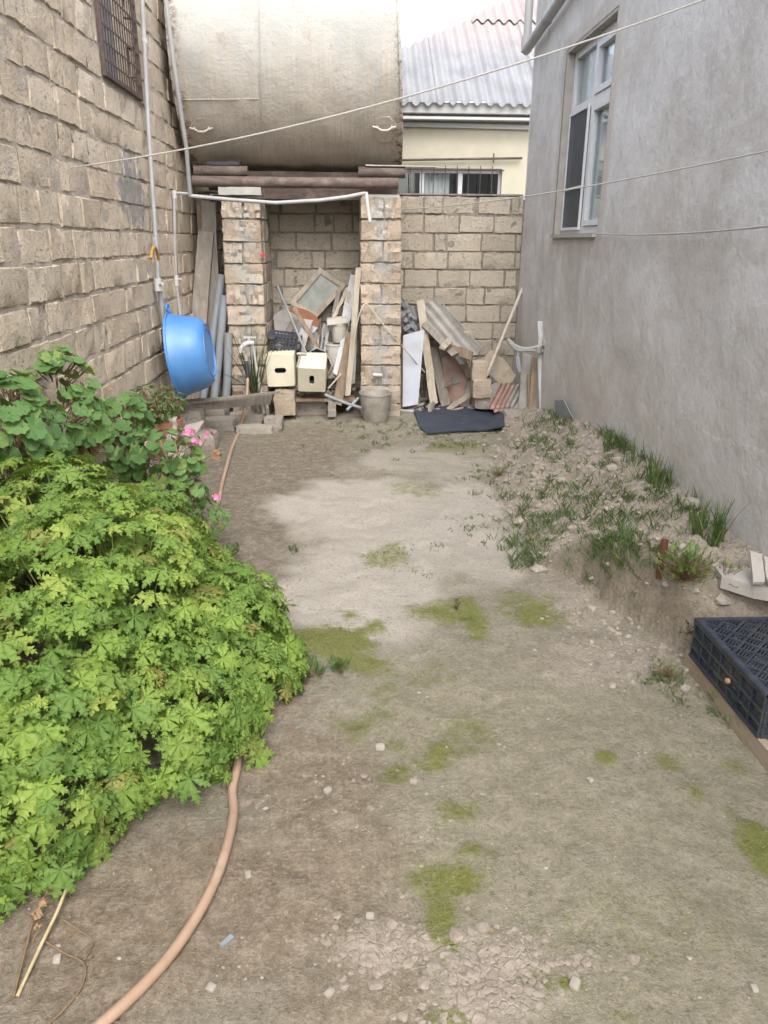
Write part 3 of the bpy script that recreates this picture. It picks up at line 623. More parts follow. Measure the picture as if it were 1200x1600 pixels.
# ================================================================== neighbour house behind the wall
NYW = 10.5
nb = thing('neighbour_house', 'cream house with corrugated roof and barred window beyond the wall', 'house', (1.5, NYW, 0))
nw0 = ay(615, 262, NYW); nw1 = ay(785, 262, NYW); nz1 = nw0.z + .0; nz0 = nz1 - .78
w_ = MB(); X0, X1, ZT = -2.6, 3.6, 3.30
for (x0, x1, z0, z1) in ((X0, nw0.x, 0, ZT), (nw1.x, X1, 0, ZT), (nw0.x, nw1.x, 0, nz0), (nw0.x, nw1.x, nz1, ZT)): w_.box(((x0 + x1) / 2, NYW + .15, (z0 + z1) / 2), (x1 - x0, .3, z1 - z0))
w_.build('wall', 'cream_wall', nb)
nf = MB(); yf = NYW + .10
def nbar(mb, x0, x1, z0, z1, y=yf, d=.05): return mb.box(((x0 + x1) / 2, y, (z0 + z1) / 2), (x1 - x0, d, z1 - z0))
nbar(nf, nw0.x, nw1.x, nz1 - .05, nz1); nbar(nf, nw0.x, nw1.x, nz0, nz0 + .05)
ms_ = [ay(p, 290, NYW).x for p in (615, 660, 720, 783)]
for i, xx in enumerate(ms_): nbar(nf, xx - .028, xx + .028, nz0 + .05, nz1 - .05, yf, .052)
nfo = nf.build('window_frame', 'frame_white', nb)
for i in range(3): MB().box(((ms_[i] + ms_[i + 1]) / 2, yf + .005, (nz0 + nz1) / 2), (ms_[i + 1] - ms_[i] - .056, .006, nz1 - nz0 - .1)).build('pane', 'glass', nfo)
MB().box(((nw0.x + nw1.x) / 2, NYW + .7, (nz0 + nz1) / 2), (2.4, .02, 1.6)).build('room_wall', 'interior_dark', nb)
cu = MB(); vs = []; n = 30; ca, cb = ms_[1] + .02, ms_[2] - .12
for i in range(n + 1):
    xx = ca + (cb - ca) * i / n; vs += [(xx, NYW + .22 + .014 * math.sin(i * 1.3), nz0), (xx, NYW + .22 + .014 * math.sin(i * 1.3), nz1)]
cu.add(vs, [(2 * i, 2 * i + 2, 2 * i + 3, 2 * i + 1) for i in range(n)]).build('curtain', 'curtain', nb, smooth=2)
gr = thing('window_grille', 'thin iron grille over the cream house window beyond the wall', 'grille', (1.3, NYW - .05, nz0))
for i in range(13):
    xx = nw0.x + .06 + i * .15
    if xx < nw1.x: MB().tube([(xx, NYW - .03, nz0 - .03), (xx, NYW - .03, nz1 + .03)], .005, 6).build('bar', 'dark_iron', gr)
for zz in (nz1 - .02, nz0 + .2): MB().tube([(nw0.x, NYW - .03, zz), (nw1.x + .02, NYW - .03, zz)], .007, 6).build('rail', 'dark_iron', gr)
gp = MB(); g0 = ay(628, 250, NYW - .05); g1 = ay(816, 247, NYW - .05)
tag(gp.tube([g0, g0.lerp(g1, .75), g1], .014, 8).tube([g0.lerp(g1, .76) + Vector((0, -.01, -.05)), g0.lerp(g1, .76) + Vector((0, -.01, .06))], .009, 6).build('gas_pipe', 'rust', smooth=True), 'thin rusty pipe running along the cream wall above its window', 'pipe')
cr = MB(); 
# gutter profile and soffit boards
gy = NYW - .22; gz1 = ay(700, 160, gy).z
prof = [(0, 0), (.02, -.05), (.03, -.11), (.05, -.115), (.19, -.115), (.19, -.02), (.18, -.02), (.18, -.10), (.045, -.10), (.012, 0)]
vs = []; 
for xx in (X0, X1): vs += [(xx, gy + p[0], gz1 + p[1]) for p in prof]
k = len(prof); cr.add(vs, [(i, (i + 1) % k, k + (i + 1) % k, k + i) for i in range(k)] + [tuple(range(k))[::-1], tuple(range(k, 2 * k))])
cr.build('gutter', 'gutter_white', nb)
MB().box((.5, NYW - .11, gz1 - .165), (6.2, .17, .03)).build('soffit', 'gutter_white', nb)
MB().plank((X0, NYW - .03, gz1 - .19), (X1, NYW - .03, gz1 - .25), .05, .04, warp=0).build('cornice_strip', 'gutter_white', nb)
# corrugated roof: waves run up the slope, cut along the hip
ez = gz1 + .02; rise = .70
def roofsheet(name, x0, x1, t0, t1f, dz):
    mb = MB(); st = .0185; n = int((x1 - x0) / st); cols = []
    for i in range(n + 1):
        xx = x0 + i * st; h = .026 * math.cos(2 * math.pi * xx / .15) + dz; t1 = t1f(xx)
        row = []
        for j in range(9):
            t = t0 + (t1 - t0) * j / 8; row.append((xx, gy + .02 + t, ez + t * rise + h))
        cols.append(row)
    up = [v for r in cols for v in r]; dn = [(v[0], v[1], v[2] - .009) for v in up]; m = len(up); fs = []
    for i in range(n):
        for j in range(8):
            q = (i * 9 + j, (i + 1) * 9 + j, (i + 1) * 9 + j + 1, i * 9 + j + 1); fs += [q, tuple(k + m for k in q[::-1])]
        for j in (0, 8): fs.append((i * 9 + j, i * 9 + j + m, (i + 1) * 9 + j + m, (i + 1) * 9 + j))
    for i in (0, n):
        for j in range(8): fs.append((i * 9 + j, i * 9 + j + 1, i * 9 + j + 1 + m, i * 9 + j + m))
    mb.add(up + dn, fs); return mb.build(name, 'asbestos_roof', rfo, smooth=True)
rfo = MB().box((2.9, NYW + 1.3, ez + .15), (.9, 2.2, .05)).build('roof', 'asbestos_roof', nb)
hipx0 = .55
def rpt(px, py):
    kk = 1 / rise; y0 = gy + .02 - ez * kk; return al(px, py, y0, kk)
ha_, hb_ = rpt(632, 74), rpt(806, 0); ta, tb = ha_.y - gy - .02, hb_.y - gy - .02
hipl = lambda xx: ta + (xx - ha_.x) * (tb - ta) / (hb_.x - ha_.x)
tsp = rpt(760, 37).y - gy - .02
hip = lambda xx: max(.25, min(tsp + .12, hipl(xx)))
hip2 = lambda xx: max(tsp + .02, hipl(xx))
for i in range(4):
    xa = .45 + i * .64; roofsheet('roofing_sheet', xa, xa + .66, -.05, hip, .012 * (i % 2))
for i in range(2):
    xa = rpt(738, 37).x + i * .75; roofsheet('roofing_sheet', xa, xa + .77, tsp, hip2, .04 + .012 * (i % 2))

# ================================================================== tank
TY, TZ, TR = 8.72, 3.53, 1.05; tx0, tx1 = -1.56, .52
tk = thing('steel_tank', 'big pale rust streaked cylindrical tank lying above the alcove', 'tank', (-.5, TY, TZ - TR))
def tankx(t, ang):
    zz = TZ + TR * math.sin(ang); xr = tx1 + .012 - .085 * max(0, min(1, (zz - 2.5) / 1.2)); return tx0 + (xr - tx0) * t
mb = MB(); n = 72; cols = 24; vs = []
for j in range(cols + 1):
    for i in range(n):
        a = 2 * math.pi * i / n; d = .006 * math.sin(j * 1.7 + i * .5) + .004 * math.sin(i * 1.1 - j); r_ = TR + d
        vs.append((tankx(j / cols, a), TY + r_ * math.cos(a), TZ + r_ * math.sin(a)))
fs = [(j * n + i, j * n + (i + 1) % n, (j + 1) * n + (i + 1) % n, (j + 1) * n + i) for j in range(cols) for i in range(n)]
mb.add(vs, fs + [tuple(range(n)), tuple(range(cols * n, (cols + 1) * n))]); mb.build('shell', 'tank_metal', tk, smooth=True)
for t in (0, 1):
    mb = MB(); vs = []
    for i in range(n):
        a = 2 * math.pi * i / n; x = tankx(t, a)
        for (dx_, rr_) in ((-.012, TR + .004), (-.012, TR + .016), (.012, TR + .016), (.012, TR + .004)): vs.append((x + dx_, TY + rr_ * math.cos(a), TZ + rr_ * math.sin(a)))
    mb.add(vs, [(4 * i + k, 4 * ((i + 1) % n) + k, 4 * ((i + 1) % n) + (k + 1) % 4, 4 * i + (k + 1) % 4) for i in range(n) for k in range(4)]); mb.build('end_rim', 'tank_metal', tk, smooth=True)
def on_tank(px, py, off=.006):
    d = ray(px, py); o = np.array([0, EYE - TZ]); dd = np.array([d[1], d[2]]); o = np.array([0 - TY, EYE - TZ]); A_ = dd @ dd; B_ = 2 * o @ dd; C_ = o @ o - (TR + off) ** 2
    disc = B_ * B_ - 4 * A_ * C_
    if disc < 0: disc = 0
    return Vector(EYEP + d * ((-B_ - math.sqrt(disc)) / (2 * A_)))
def weld(pix, r=.008): return MB().tube([on_tank(*p) for p in pix], r, 6)
weld([(404 - .06 * (y - 0) * 0 + (y * .02), y) for y in range(-40, 265, 15)], .005).build('seam', 'tank_metal', tk, smooth=True)
weld([(x, 156 - (x - 280) * .012) for x in range(283, 412, 12)], .004).build('seam', 'tank_metal', tk, smooth=True)
for (hx, hy) in ((315, 201), (601, 199)):
    mb = MB(); c = on_tank(hx, hy + 2, .004); q = [on_tank(hx + 19 * math.cos(a), hy + 3 + 21 * math.sin(a), .004) for a in [math.pi * (i + .5) / 4 for i in range(8)]]
    nn = (Vector((c.x, TY, TZ)) - c); nn.x = 0; nn = -nn.normalized()
    mb.add([c + nn * .004] + [p + nn * .004 for p in q] + [p - nn * .01 for p in q], [(0, i + 1, (i + 1) % 8 + 1) for i in range(8)] + [(i + 1, i + 9, (i + 1) % 8 + 9, (i + 1) % 8 + 1) for i in range(8)])
    pad = mb.build('lug_plate', 'tank_metal', tk)
    h = [on_tank(hx - 19, hy - 1, .03), on_tank(hx - 11, hy + 1, .035), on_tank(hx - 5, hy + 5, .06), on_tank(hx + 5, hy + 5, .06), on_tank(hx + 11, hy + 1, .035), on_tank(hx + 18, hy - 1, .03)]
    MB().tube(h, .012, 8).tube([h[1], h[1] - nn * .04], .01, 6).tube([h[4], h[4] - nn * .04], .01, 6).build('lifting_handle', 'galvanised', pad, smooth=True)
# supports
rp = [((ay(303, 292, 8.0), ay(622, 285, 8.0)), .052, 'long rusty steel pipe lying across the piers under the tank', 'rusty_pipe')]
for (a_, b_), r_, lab, nm in rp:
    a_.z = 2.335; b_.z = 2.335; a_.x = -1.5
    tag(MB().tube([a_, (a_ + b_) / 2 + Vector((0, 0, -.004)), b_], .05, 18, hollow=.8).build(nm, 'rust', smooth=True), lab, 'pipe')
tag(MB().tube([(-1.45, 8.62, 2.335), (.5, 8.62, 2.335)], .05, 14, hollow=.8).build('rusty_pipe', 'rust', smooth=True), 'rear rusty pipe under the tank behind the long front one', 'pipe')
tag(MB().tube([(-1.5, 8.12, 2.435), (-.98, 8.12, 2.435)], .048, 16, hollow=.8).build('support_pipe', 'rust', smooth=True), 'short rusty pipe wedged under the left end of the tank', 'pipe')
tag(MB().tube([(.10, 8.12, 2.44), (.56, 8.12, 2.44)], .052, 16, hollow=.8).build('support_pipe', 'rust', smooth=True), 'short rusty pipe wedged under the right end of the tank', 'pipe')
tag(MB().plank((-1.38, 8.22, 2.512), (-1.06, 8.22, 2.512), .10, .03, n=(0, 0, 1), warp=.002).build('packing_strip', 'plastic_black'), 'dark rubber strip wedged under the left end of the tank', 'strip')
tag(MB().plank((.18, 8.12, 2.50), (.86, 8.12, 2.496), .10, .012, n=(0, 0, 1), warp=.002).build('metal_strip', 'galvanised'), 'thin metal strip sticking out right under the tank', 'strip')
tag(MB().plank((-1.26, 8.1, 2.25), (-.84, 8.08, 2.25), .26, .07, n=(0, 0, 1), warp=.004).build('cap_slab', 'cement'), 'flat cement slab capping the left block pier', 'slab')
tag(MB().plank((-1.3, 8.45, 2.33), (.5, 8.45, 2.33), .26, .14, n=(0, -1, 0)).build('filler_beam', 'rust'), 'added dark rusty beam filling the bright gap behind the pipe under the tank', 'beam')  # beam added to make the gap under the tank read dark

# ================================================================== left wall: grille window, pipes
gw = thing('grille_window', 'dark brown iron grille over a window high in the left wall', 'window', (XL, (hole[0] + hole[1]) / 2, hole[2]))
MB().box((XL - .17, (hole[0] + hole[1]) / 2, (hole[2] + hole[3]) / 2), (.02, hole[1] - hole[0], hole[3] - hole[2])).build('shutter', 'tarp_grey', gw)
fr = MB(); xg = XL + .012
for (y0, y1, z0, z1) in ((hole[0], hole[0] + .03, hole[2], hole[3]), (hole[1] - .03, hole[1], hole[2], hole[3]), (hole[0] + .03, hole[1] - .03, hole[2], hole[2] + .03), (hole[0] + .03, hole[1] - .03, hole[3] - .03, hole[3])):
    fr.box((xg, (y0 + y1) / 2, (z0 + z1) / 2), (.03, y1 - y0, z1 - z0))
fr.build('frame', 'dark_iron', gw)
for i in range(14):
    yy = hole[0] + .07 + i * (hole[1] - hole[0] - .14) / 13; MB().tube([(xg, yy, hole[2] + .01), (xg, yy, hole[3] - .01)], .0045, 6).build('bar', 'dark_iron', gw)
for i in range(11):
    zz = hole[2] + .10 + i * .108; MB().plank((xg + .013, hole[0] + .01, zz), (xg + .013, hole[1] - .01, zz), .014, .004, n=(1, 0, 0), warp=.001).build('crossbar', 'dark_iron', gw)

xp = XL + .05
p1 = thing('water_pipe', 'long grey plastic water pipe running full height down the left wall', 'pipe', (xp, 7.1, .1))
MB().tube([ax(214, -90, xp), ax(222, 0, xp), ax(232, 200, xp), ax(248, 445, xp)], .018, 10).build('upper_pipe', 'pvc_grey', p1, smooth=True)
MB().tube([ax(248, 440, xp), ax(260, 535, xp), ax(276, 640, xp + .05)], .021, 10).build('lower_pipe', 'pvc_grey', p1, smooth=True)
MB().tube([ax(225, 60, xp), ax(226, 68, xp)], .026, 10).build('coupling', 'pvc_white', p1, smooth=True)
v0 = ax(247, 445, xp); MB().tube([v0 + Vector((0, 0, .05)), v0 + Vector((0, 0, -.05))], .032, 10).tube([v0, v0 + Vector((.05, -.06, .01))], .012, 6).build('valve', 'pvc_white', p1, smooth=True)
p2 = thing('water_pipe', 'thin grey pipe with an elbow dropping behind the blue basin', 'pipe', (xp, 7.6, .6))
Yv = 7.75
c0 = ay(298, 303, Yv); c1 = ay(272, 301, 7.7)
MB().tube([c0, c1], .013, 8).build('top_run', 'pvc_grey', p2, smooth=True)
MB().tube([c1, ay(273, 380, 7.65), ay(275, 440, 7.6), ay(285, 520, 7.55)], .016, 10).build('drop', 'pvc_grey', p2, smooth=True)
MB().tube([c1 + Vector((0, 0, .02)), c1 + Vector((0, 0, -.05))], .022, 8).build('elbow', 'pvc_white', p2, smooth=True)
v0 = ay(275, 438, 7.6); MB().tube([v0 + Vector((0, 0, .045)), v0 + Vector((0, 0, -.05))], .028, 10).tube([v0, v0 + Vector((.06, -.03, .01))], .010, 6).build('valve', 'pvc_white', p2, smooth=True)
p3 = thing('water_pipe', 'grey pipe coming down beside the tank and sagging across the piers', 'pipe', (-.4, 7.75, 2.2))
d0 = ay(252, -60, 7.35); d1 = ay(270, 90, 7.4); d2 = ay(291, 230, 7.6); d3 = ay(297, 306, Yv)
MB().tube([d0, d1, d2, d3], .019, 10).build('drop', 'pvc_grey', p3, smooth=True)
MB().tube([d3, ay(360, 312, Yv), ay(430, 317, Yv), ay(500, 313, Yv), ay(540, 308, Yv), ay(571, 302, Yv)], .018, 10).build('sagging_run', 'pvc_grey', p3, smooth=True)
MB().tube([ay(572, 300, Yv), ay(575, 325, Yv), ay(578, 346, Yv)], .017, 10).build('end_drop', 'pvc_white', p3, smooth=True)
pk = thing('pliers', 'pliers with yellow grips hooked over the grey wall pipe', 'pliers', ax(241, 392, xp + .03))
b0 = ax(241, 385, xp + .045)
MB().tube([b0 + Vector((0, 0, .07)), b0 + Vector((0, 0, .0))], [.008, .018], 6).build('jaw', 'wire_grey', pk)
MB().tube([b0, ax(237, 392, xp + .045), ax(236, 404, xp + .045)], .013, 8).build('grip', 'yellow_grip', pk, smooth=True)
MB().tube([b0, ax(245, 392, xp + .045), ax(248, 406, xp + .045)], .013, 8).build('grip', 'yellow_grip', pk, smooth=True)
tag(MB().tube([(-.855, 7.95, 1.665), (-.855, 7.98, 1.665)], .016, 10).tube([(-.84, 7.955, 1.69), (-.86, 7.955, 1.64)], .007, 6).tube([(-.885, 7.955, 1.665), (-.83, 7.955, 1.66)], .006, 6).build('red_tape', 'red_knob'), 'small red knot of tape on the left block pier', 'tape')

# clothes lines
def line(name, pts, r, lab, mat='rope', n=24, sag=.0):
    ps = []; p = [Vector(q) for q in pts]
    for i in range(n + 1):
        t = i / n; a_ = p[0].lerp(p[-1], t); a_.z -= sag * 4 * t * (1 - t); ps.append(a_)
    return tag(MB().tube(ps, r, 6).build(name, mat, smooth=True), lab, 'clothes line')
line('clothes_line', [ax(112, 262, XL), ax(1200, -38, XR - .02)], .0045, 'thick pale rope crossing in front of the tank from wall to wall', sag=.10)
line('clothes_line', [ay(600, 328, 7.98), ax(1290, 216, XR - .02)], .004, 'thin white line from the right pier across the tall window', sag=.06)
line('clothes_line', [Vector((XR - .03, 6.2, 1.87)), ax(1330, 338, XR - .09)], .005, 'white line strung along the plastered wall below the window corner', sag=.03)

# ================================================================== left corner: leaning planks and tubes, basin, bench
def leaner(name, a, b, ya, yb, w, th, mat, lab, cat='plank', tube=False):
    p, q = ay(*a, ya), ay(*b, yb)
    mb = MB().tube([p, p.lerp(q, .5) + Vector((.01, 0, 0)), q], w / 2, 12, hollow=.85) if tube else MB().plank(p, q, w, th, warp=.005)
    return tag(mb.build(name, mat, smooth=bool(tube)), lab, cat)
leaner('leaning_plank', (300, 655), (322, 362), 8.05, 8.5, .16, .03, 'wood_grey', 'wide weathered plank leaning in the left corner behind the basin')
leaner('leaning_plank', (330, 640), (314, 308), 8.25, 8.75, .10, .03, 'wood_brown', 'tall narrow brown plank at the back of the left corner')
leaner('leaning_plank', (338, 640), (326, 315), 8.3, 8.6, .15, .03, 'wood_grey', 'tall grey plank leaning beside the left block pier')
leaner('leaning_tube', (313, 648), (347, 430), 7.95, 8.3, .085, 0, 'pvc_blue', 'leftmost blue grey tube leaning by the left pier', 'tube', True)
leaner('leaning_tube', (331, 652), (351, 462), 7.9, 8.1, .085, 0, 'pvc_blue', 'middle blue grey tube leaning by the left pier', 'tube', True)
leaner('leaning_tube', (351, 655), (357, 520), 7.85, 7.95, .085, 0, 'pvc_blue', 'short rightmost blue grey tube against the left pier', 'tube', True)

bc = ay(275, 556, 6.72); axd = Vector((.99, .01, .12)).normalized(); bs = thing('plastic_basin', 'large blue plastic basin standing on edge against the left wall', 'basin', (bc.x, bc.y, bc.z - .38))
Mz = axd.to_track_quat('Z', 'Y').to_matrix()
def bM(v): return Mz @ (v * .9) + bc
class MM:
    def __matmul__(s, v): return bM(v)
prof = [(.40, 0), (.415, -.004), (.42, .006), (.415, .016), (.395, .018), (.375, .10), (.372, .105), (.352, .20), (.325, .275), (.295, .315), (.265, .328), (.262, .322), (.235, .322), (.232, .330), (.222, .330), (.219, .322), (.12, .322), (.0, .322)]
MB().lathe(prof, MM(), 56).build('tub', 'basin_blue', bs, smooth=True)
prof2 = [(.405, .004), (.385, .03), (.36, .11), (.34, .2), (.31, .27), (.27, .305), (0, .305)]
MB().lathe(prof2, MM(), 40).build('inside', 'basin_blue', bs, smooth=True)
hd = Mz.inverted() @ Vector((0, 0, 1)); ha = math.atan2(hd.y, hd.x)
ring = [bM(Vector((math.cos(ha) * (.45 + .035 * math.cos(q)) - math.sin(ha) * .05 * math.sin(q), math.sin(ha) * (.45 + .035 * math.cos(q)) + math.cos(ha) * .05 * math.sin(q), .012))) for q in [2 * math.pi * i / 16 for i in range(17)]]
MB().tube(ring, .011, 8).build('handle', 'basin_blue', bs, smooth=True)

zb = gz(-1.3, 7.7)
bn0, bn1 = ay(286, 634, 6.8), ay(421, 623, 7.7)
tag(MB().plank(bn0, bn1, .10, .06).build('bench_plank', 'wood_grey'), 'thick weathered plank lying on stones below the blue basin', 'plank')
tag(MB().plank(ay(292, 630, 6.78), ay(436, 613, 7.6), .022, .025).build('wood_batten', 'wood_grey'), 'thin batten lying along the plank below the basin', 'batten')
tag(MB().plank(ay(408, 622, 7.76), ay(412, 655, 7.76), .06, .04).build('wood_peg', 'wood_grey'), 'short wooden peg standing under the plank near the tap', 'peg')
def rockat(px, py, Y, size, lab, mat='stone_rubble', seed=1, boxy=.55, rz=0., name='stone', cat='stone', tilt=0.):
    c = ay(px, py, Y); return tag(rock(name, c, size, mat, seed, boxy, rz, tilt).build(name, mat, smooth=True), lab, cat, 'loose stones at the far end')
rockat(338, 642, 7.75, (.20, .2, .17), 'round grey stone on the low stones below the bench plank', seed=1)
rockat(318, 690, 6.85, (.26, .24, .2), 'low stone under the dark stone below the basin', seed=22)
rockat(345, 665, 7.55, (.30, .25, .16), 'broad grey stone left of the hose at the bench foot', seed=2)
rockat(301, 656, 6.9, (.2, .2, .22), 'dark stone propping the left end of the bench plank', seed=3)
rockat(385, 653, 7.7, (.34, .2, .10), 'flat pale stone slab under the tap', seed=4, boxy=.8)
rockat(398, 671, 7.4, (.36, .16, .09), 'low flat stone in the front row where the hose passes', seed=5, boxy=.75)
rockat(428, 661, 7.5, (.18, .2, .13), 'squarish stone at the right end of the low stone row', seed=6, boxy=.8)
rockat(446, 628, 7.95, (.22, .24, .24), 'square cut block holding up the cream foam stools', seed=7, boxy=.92, mat='stone_pillar')
rockat(487, 632, 8.25, (.34, .3, .22), 'rough block in the shade below the right stool', seed=8, boxy=.85)
rockat(590, 664, 7.75, (.28, .14, .05), 'thin flat stone under the grey bucket', seed=9, boxy=.7)
rockat(748, 578, 8.2, (.17, .16, .20), 'upper pale stone stacked beside the slanting sheets', seed=10, boxy=.75, mat='stone_pillar')
rockat(751, 606, 8.15, (.20, .2, .19), 'lower tan stone carrying another one beside the sheets', seed=11, boxy=.8, mat='stone_pillar')
rockat(728, 528, 8.65, (.16, .14, .15), 'small pale stone wedged behind the slanting corrugated sheet', seed=12, boxy=.7, mat='stone_grey')
rockat(760, 626, 8.2, (.30, .22, .14), 'low stone under the tan stone stack', seed=13, boxy=.7)
rockat(806, 652, 7.75, (.26, .22, .13), 'earthy block at the start of the dirt mound', seed=14, boxy=.7, mat='clod')

# ---- tap and hose
tp = thing('garden_tap', 'white plastic garden tap on a leaning standpipe with a hose connector', 'tap', ay(411, 645, 7.7))
t0 = ay(394, 536, 7.6); MB().tube([ay(412, 645, 7.72), ay(403, 590, 7.66), t0], .016, 10).build('standpipe', 'pvc_white', tp, smooth=True)
MB().tube([t0 + Vector((.02, 0, .0)), t0 + Vector((-.05, 0, .0)), ay(379, 541, 7.58), ay(376, 546, 7.58), ay(376, 551, 7.58)], [.022, .024, .024, .020, .018], 10).build('spout', 'pvc_white', tp, smooth=True)
MB().tube([t0 + Vector((-.03, 0, .01)), t0 + Vector((-.03, 0, .05))], .012, 8).box(t0 + Vector((-.02, 0, .055)), (.11, .025, .014)).build('handle', 'pvc_white', tp, smooth=True)
h0 = ay(384, 556, 7.58); MB().tube([ay(380, 548, 7.58), h0, ay(385, 566, 7.58)], .02, 10).build('connector', 'galvanised', tp, smooth=True)
MB().tube([ay(385, 564, 7.58), ay(387, 590, 7.57)], .021, 10).build('coupling', 'plastic_black', tp, smooth=True)
def catmull(P, n=8):
    P = [Vector(p) for p in P]; out = []
    for i in range(len(P) - 1):
        a, b, c, d = P[max(i - 1, 0)], P[i], P[i + 1], P[min(i + 2, len(P) - 1)]
        for k in range(n):
            t = k / n; out.append(.5 * ((2 * b) + (c - a) * t + (2 * a - 5 * b + 4 * c - d) * t * t + (3 * b - a - 3 * c + d) * t ** 3))
    return out + [P[-1]]
hp = [ay(387, 588, 7.57), ay(386, 615, 7.52), ay(382, 640, 7.42)]
for (px, py) in ((374, 672), (362, 700), (354, 730), (347, 755), (343, 775), (336, 797), (322, 830), (318, 900), (345, 1000), (372, 1100), (372, 1180), (363, 1228), (365, 1268), (357, 1320), (338, 1380), (300, 1448), (245, 1520), (160, 1600), (90, 1650), (0, 1700)):
    g_ = az(px, py, .02); g_.z = gz(g_.x, g_.y) + .017; hp.append(g_)
tag(MB().tube(catmull(hp, 9), .0155, 12).build('garden_hose', 'hose_tan', smooth=True), 'long tan rubber hose from the tap past the geraniums', 'hose')

# ---- foam stools
def stool(name, label, c, sx, sy, sz, rot, slot, grp):
    """cream moulded stool lying on its side: open box with a hand slot in the seat facing the viewer"""
    t = thing(name, label, 'stool', c, grp); M = rot; c = Vector(c)
    def rr_(w, h, r, n=6): return [(sx_ * (w / 2 - r) + r * math.cos(a), sz_ * (h / 2 - r) + r * math.sin(a)) for sx_, sz_, a0 in ((1, 1, 0), (-1, 1, .5), (-1, -1, 1), (1, -1, 1.5)) for a in [math.pi * (a0 + .5 * i / n) for i in range(n + 1)]]
    out = rr_(sx, sz, .02); k = len(out); sl = [(x * 1, y) for x, y in rr_(slot[0], slot[1], min(slot) / 2 - .001)]
    inn = rr_(sx - .02, sz - .02, .015)
    mb = MB(); V = lambda p, y: M @ Vector((p[0], y, p[1])) + c
    vs = [V((p[0] * .96, p[1] * .96), 0) for p in out] + [V(p, .012) for p in out] + [V((p[0] * 1.04, p[1] * 1.04), sy) for p in out] + [V(p, 0) for p in sl] + [V(p, .02) for p in sl] + [V((p[0] * 1.0, p[1] * 1.0), sy) for p in inn] + [V(p, .02) for p in inn]
    fs = []
    for i in range(k):
        j = (i + 1) % k; fs += [(i, j, k + j, k + i), (k + i, k + j, 2 * k + j, 2 * k + i), (3 * k + i, 3 * k + j, j, i), (4 * k + i, 4 * k + j, 3 * k + j, 3 * k + i), (2 * k + i, 2 * k + j, 5 * k + j, 5 * k + i), (5 * k + i, 5 * k + j, 6 * k + j, 6 * k + i), (6 * k + i, 6 * k + j, 4 * k + j, 4 * k + i)]
    mb.add(vs, fs); mb.build('shell', 'foam_cream', t, smooth=True)
    MB().add([V((p[0] * 1.05, p[1] * 1.05), sy * .7) for p in inn], [tuple(range(k))]).build('inside', 'interior_dark', t)  # dark sheet standing in for shade inside the cream hollow
    return t
stool('plastic_stool', 'left cream plastic stool lying on its side, oval slot level', ay(438, 579, 7.98), .30, .27, .345, Matrix.Rotation(math.radians(-2), 3, 'Y'), (.12, .055), 'cream stools in the alcove')
stool('plastic_stool', 'right cream plastic stool tipped forward, oval slot upright', ay(487, 594, 7.82), .29, .30, .29, Matrix.Rotation(math.radians(2), 3, 'Y') @ Matrix.Rotation(math.radians(22), 3, 'X'), (.05, .11), 'cream stools in the alcove')
tag(MB().plank((-.82, 8.2, .215), (.05, 8.25, .20), .5, .03, n=(0, 0, 1)).build('shelf_board', 'wood_brown'), 'dark board carrying the junk at the bottom of the alcove', 'board')

# ---- alcove junk
def sheet(name, pix, y0, k, th, mat, lab, cat, parent=None):
    mb = MB().sheet([al(px, py, y0, k) for px, py in pix], th)
    return tag(mb.build(name, mat), lab, cat)
of = thing('old_window_sash', 'old wooden window sash with dusty glass tilted on its corner', 'window sash', ay(493, 497, 8.72))
cs = [(500, 418), (541, 446), (494, 497), (452, 474)]; W3 = [al(px, py, 8.62, .12) for px, py in cs]; cen = sum(W3, Vector()) / 4
for i in range(4):
    a_, b_ = W3[i], W3[(i + 1) % 4]; ins = (cen - (a_ + b_) / 2).normalized() * .025
    MB().plank(a_ + ins, b_ + ins, .05, .035 + .002 * (i % 2), warp=.001).build('rail', 'wood_light', of)
MB().sheet([p.lerp(cen, .08) + Vector((0, .01, 0)) for p in W3], .005).build('pane', 'glass_dirty', of)
sheet('broken_panel', [(427, 493), (444, 482), (470, 497), (496, 520), (500, 548), (470, 545), (440, 540), (430, 520)], 8.5, .1, .012, 'sheet_grey', 'pale broken panel leaning behind the black crate', 'panel')
ov = [(474 + 25 * math.cos(a) * 1.0 + 4 * math.sin(a), 497 - 13 * math.sin(a) + 13 * math.cos(a) * .75) for a in [2 * math.pi * i / 22 for i in range(22)]]
sheet('oval_board', ov, 8.56, .1, .018, 'board_red', 'rust red oval board in the alcove under the old sash', 'board')
leaner('wood_batten', (459, 480), (497, 542), 8.42, 8.3, .045, .02, 'wood_brown', 'brown batten slanting across the junk in the alcove', 'batten')
sheet('paper_scrap', [(477, 513), (486, 508), (497, 512), (490, 520), (480, 524)], 8.40, .1, .004, 'paint_white', 'crumpled pale scrap on the red oval board', 'scrap')
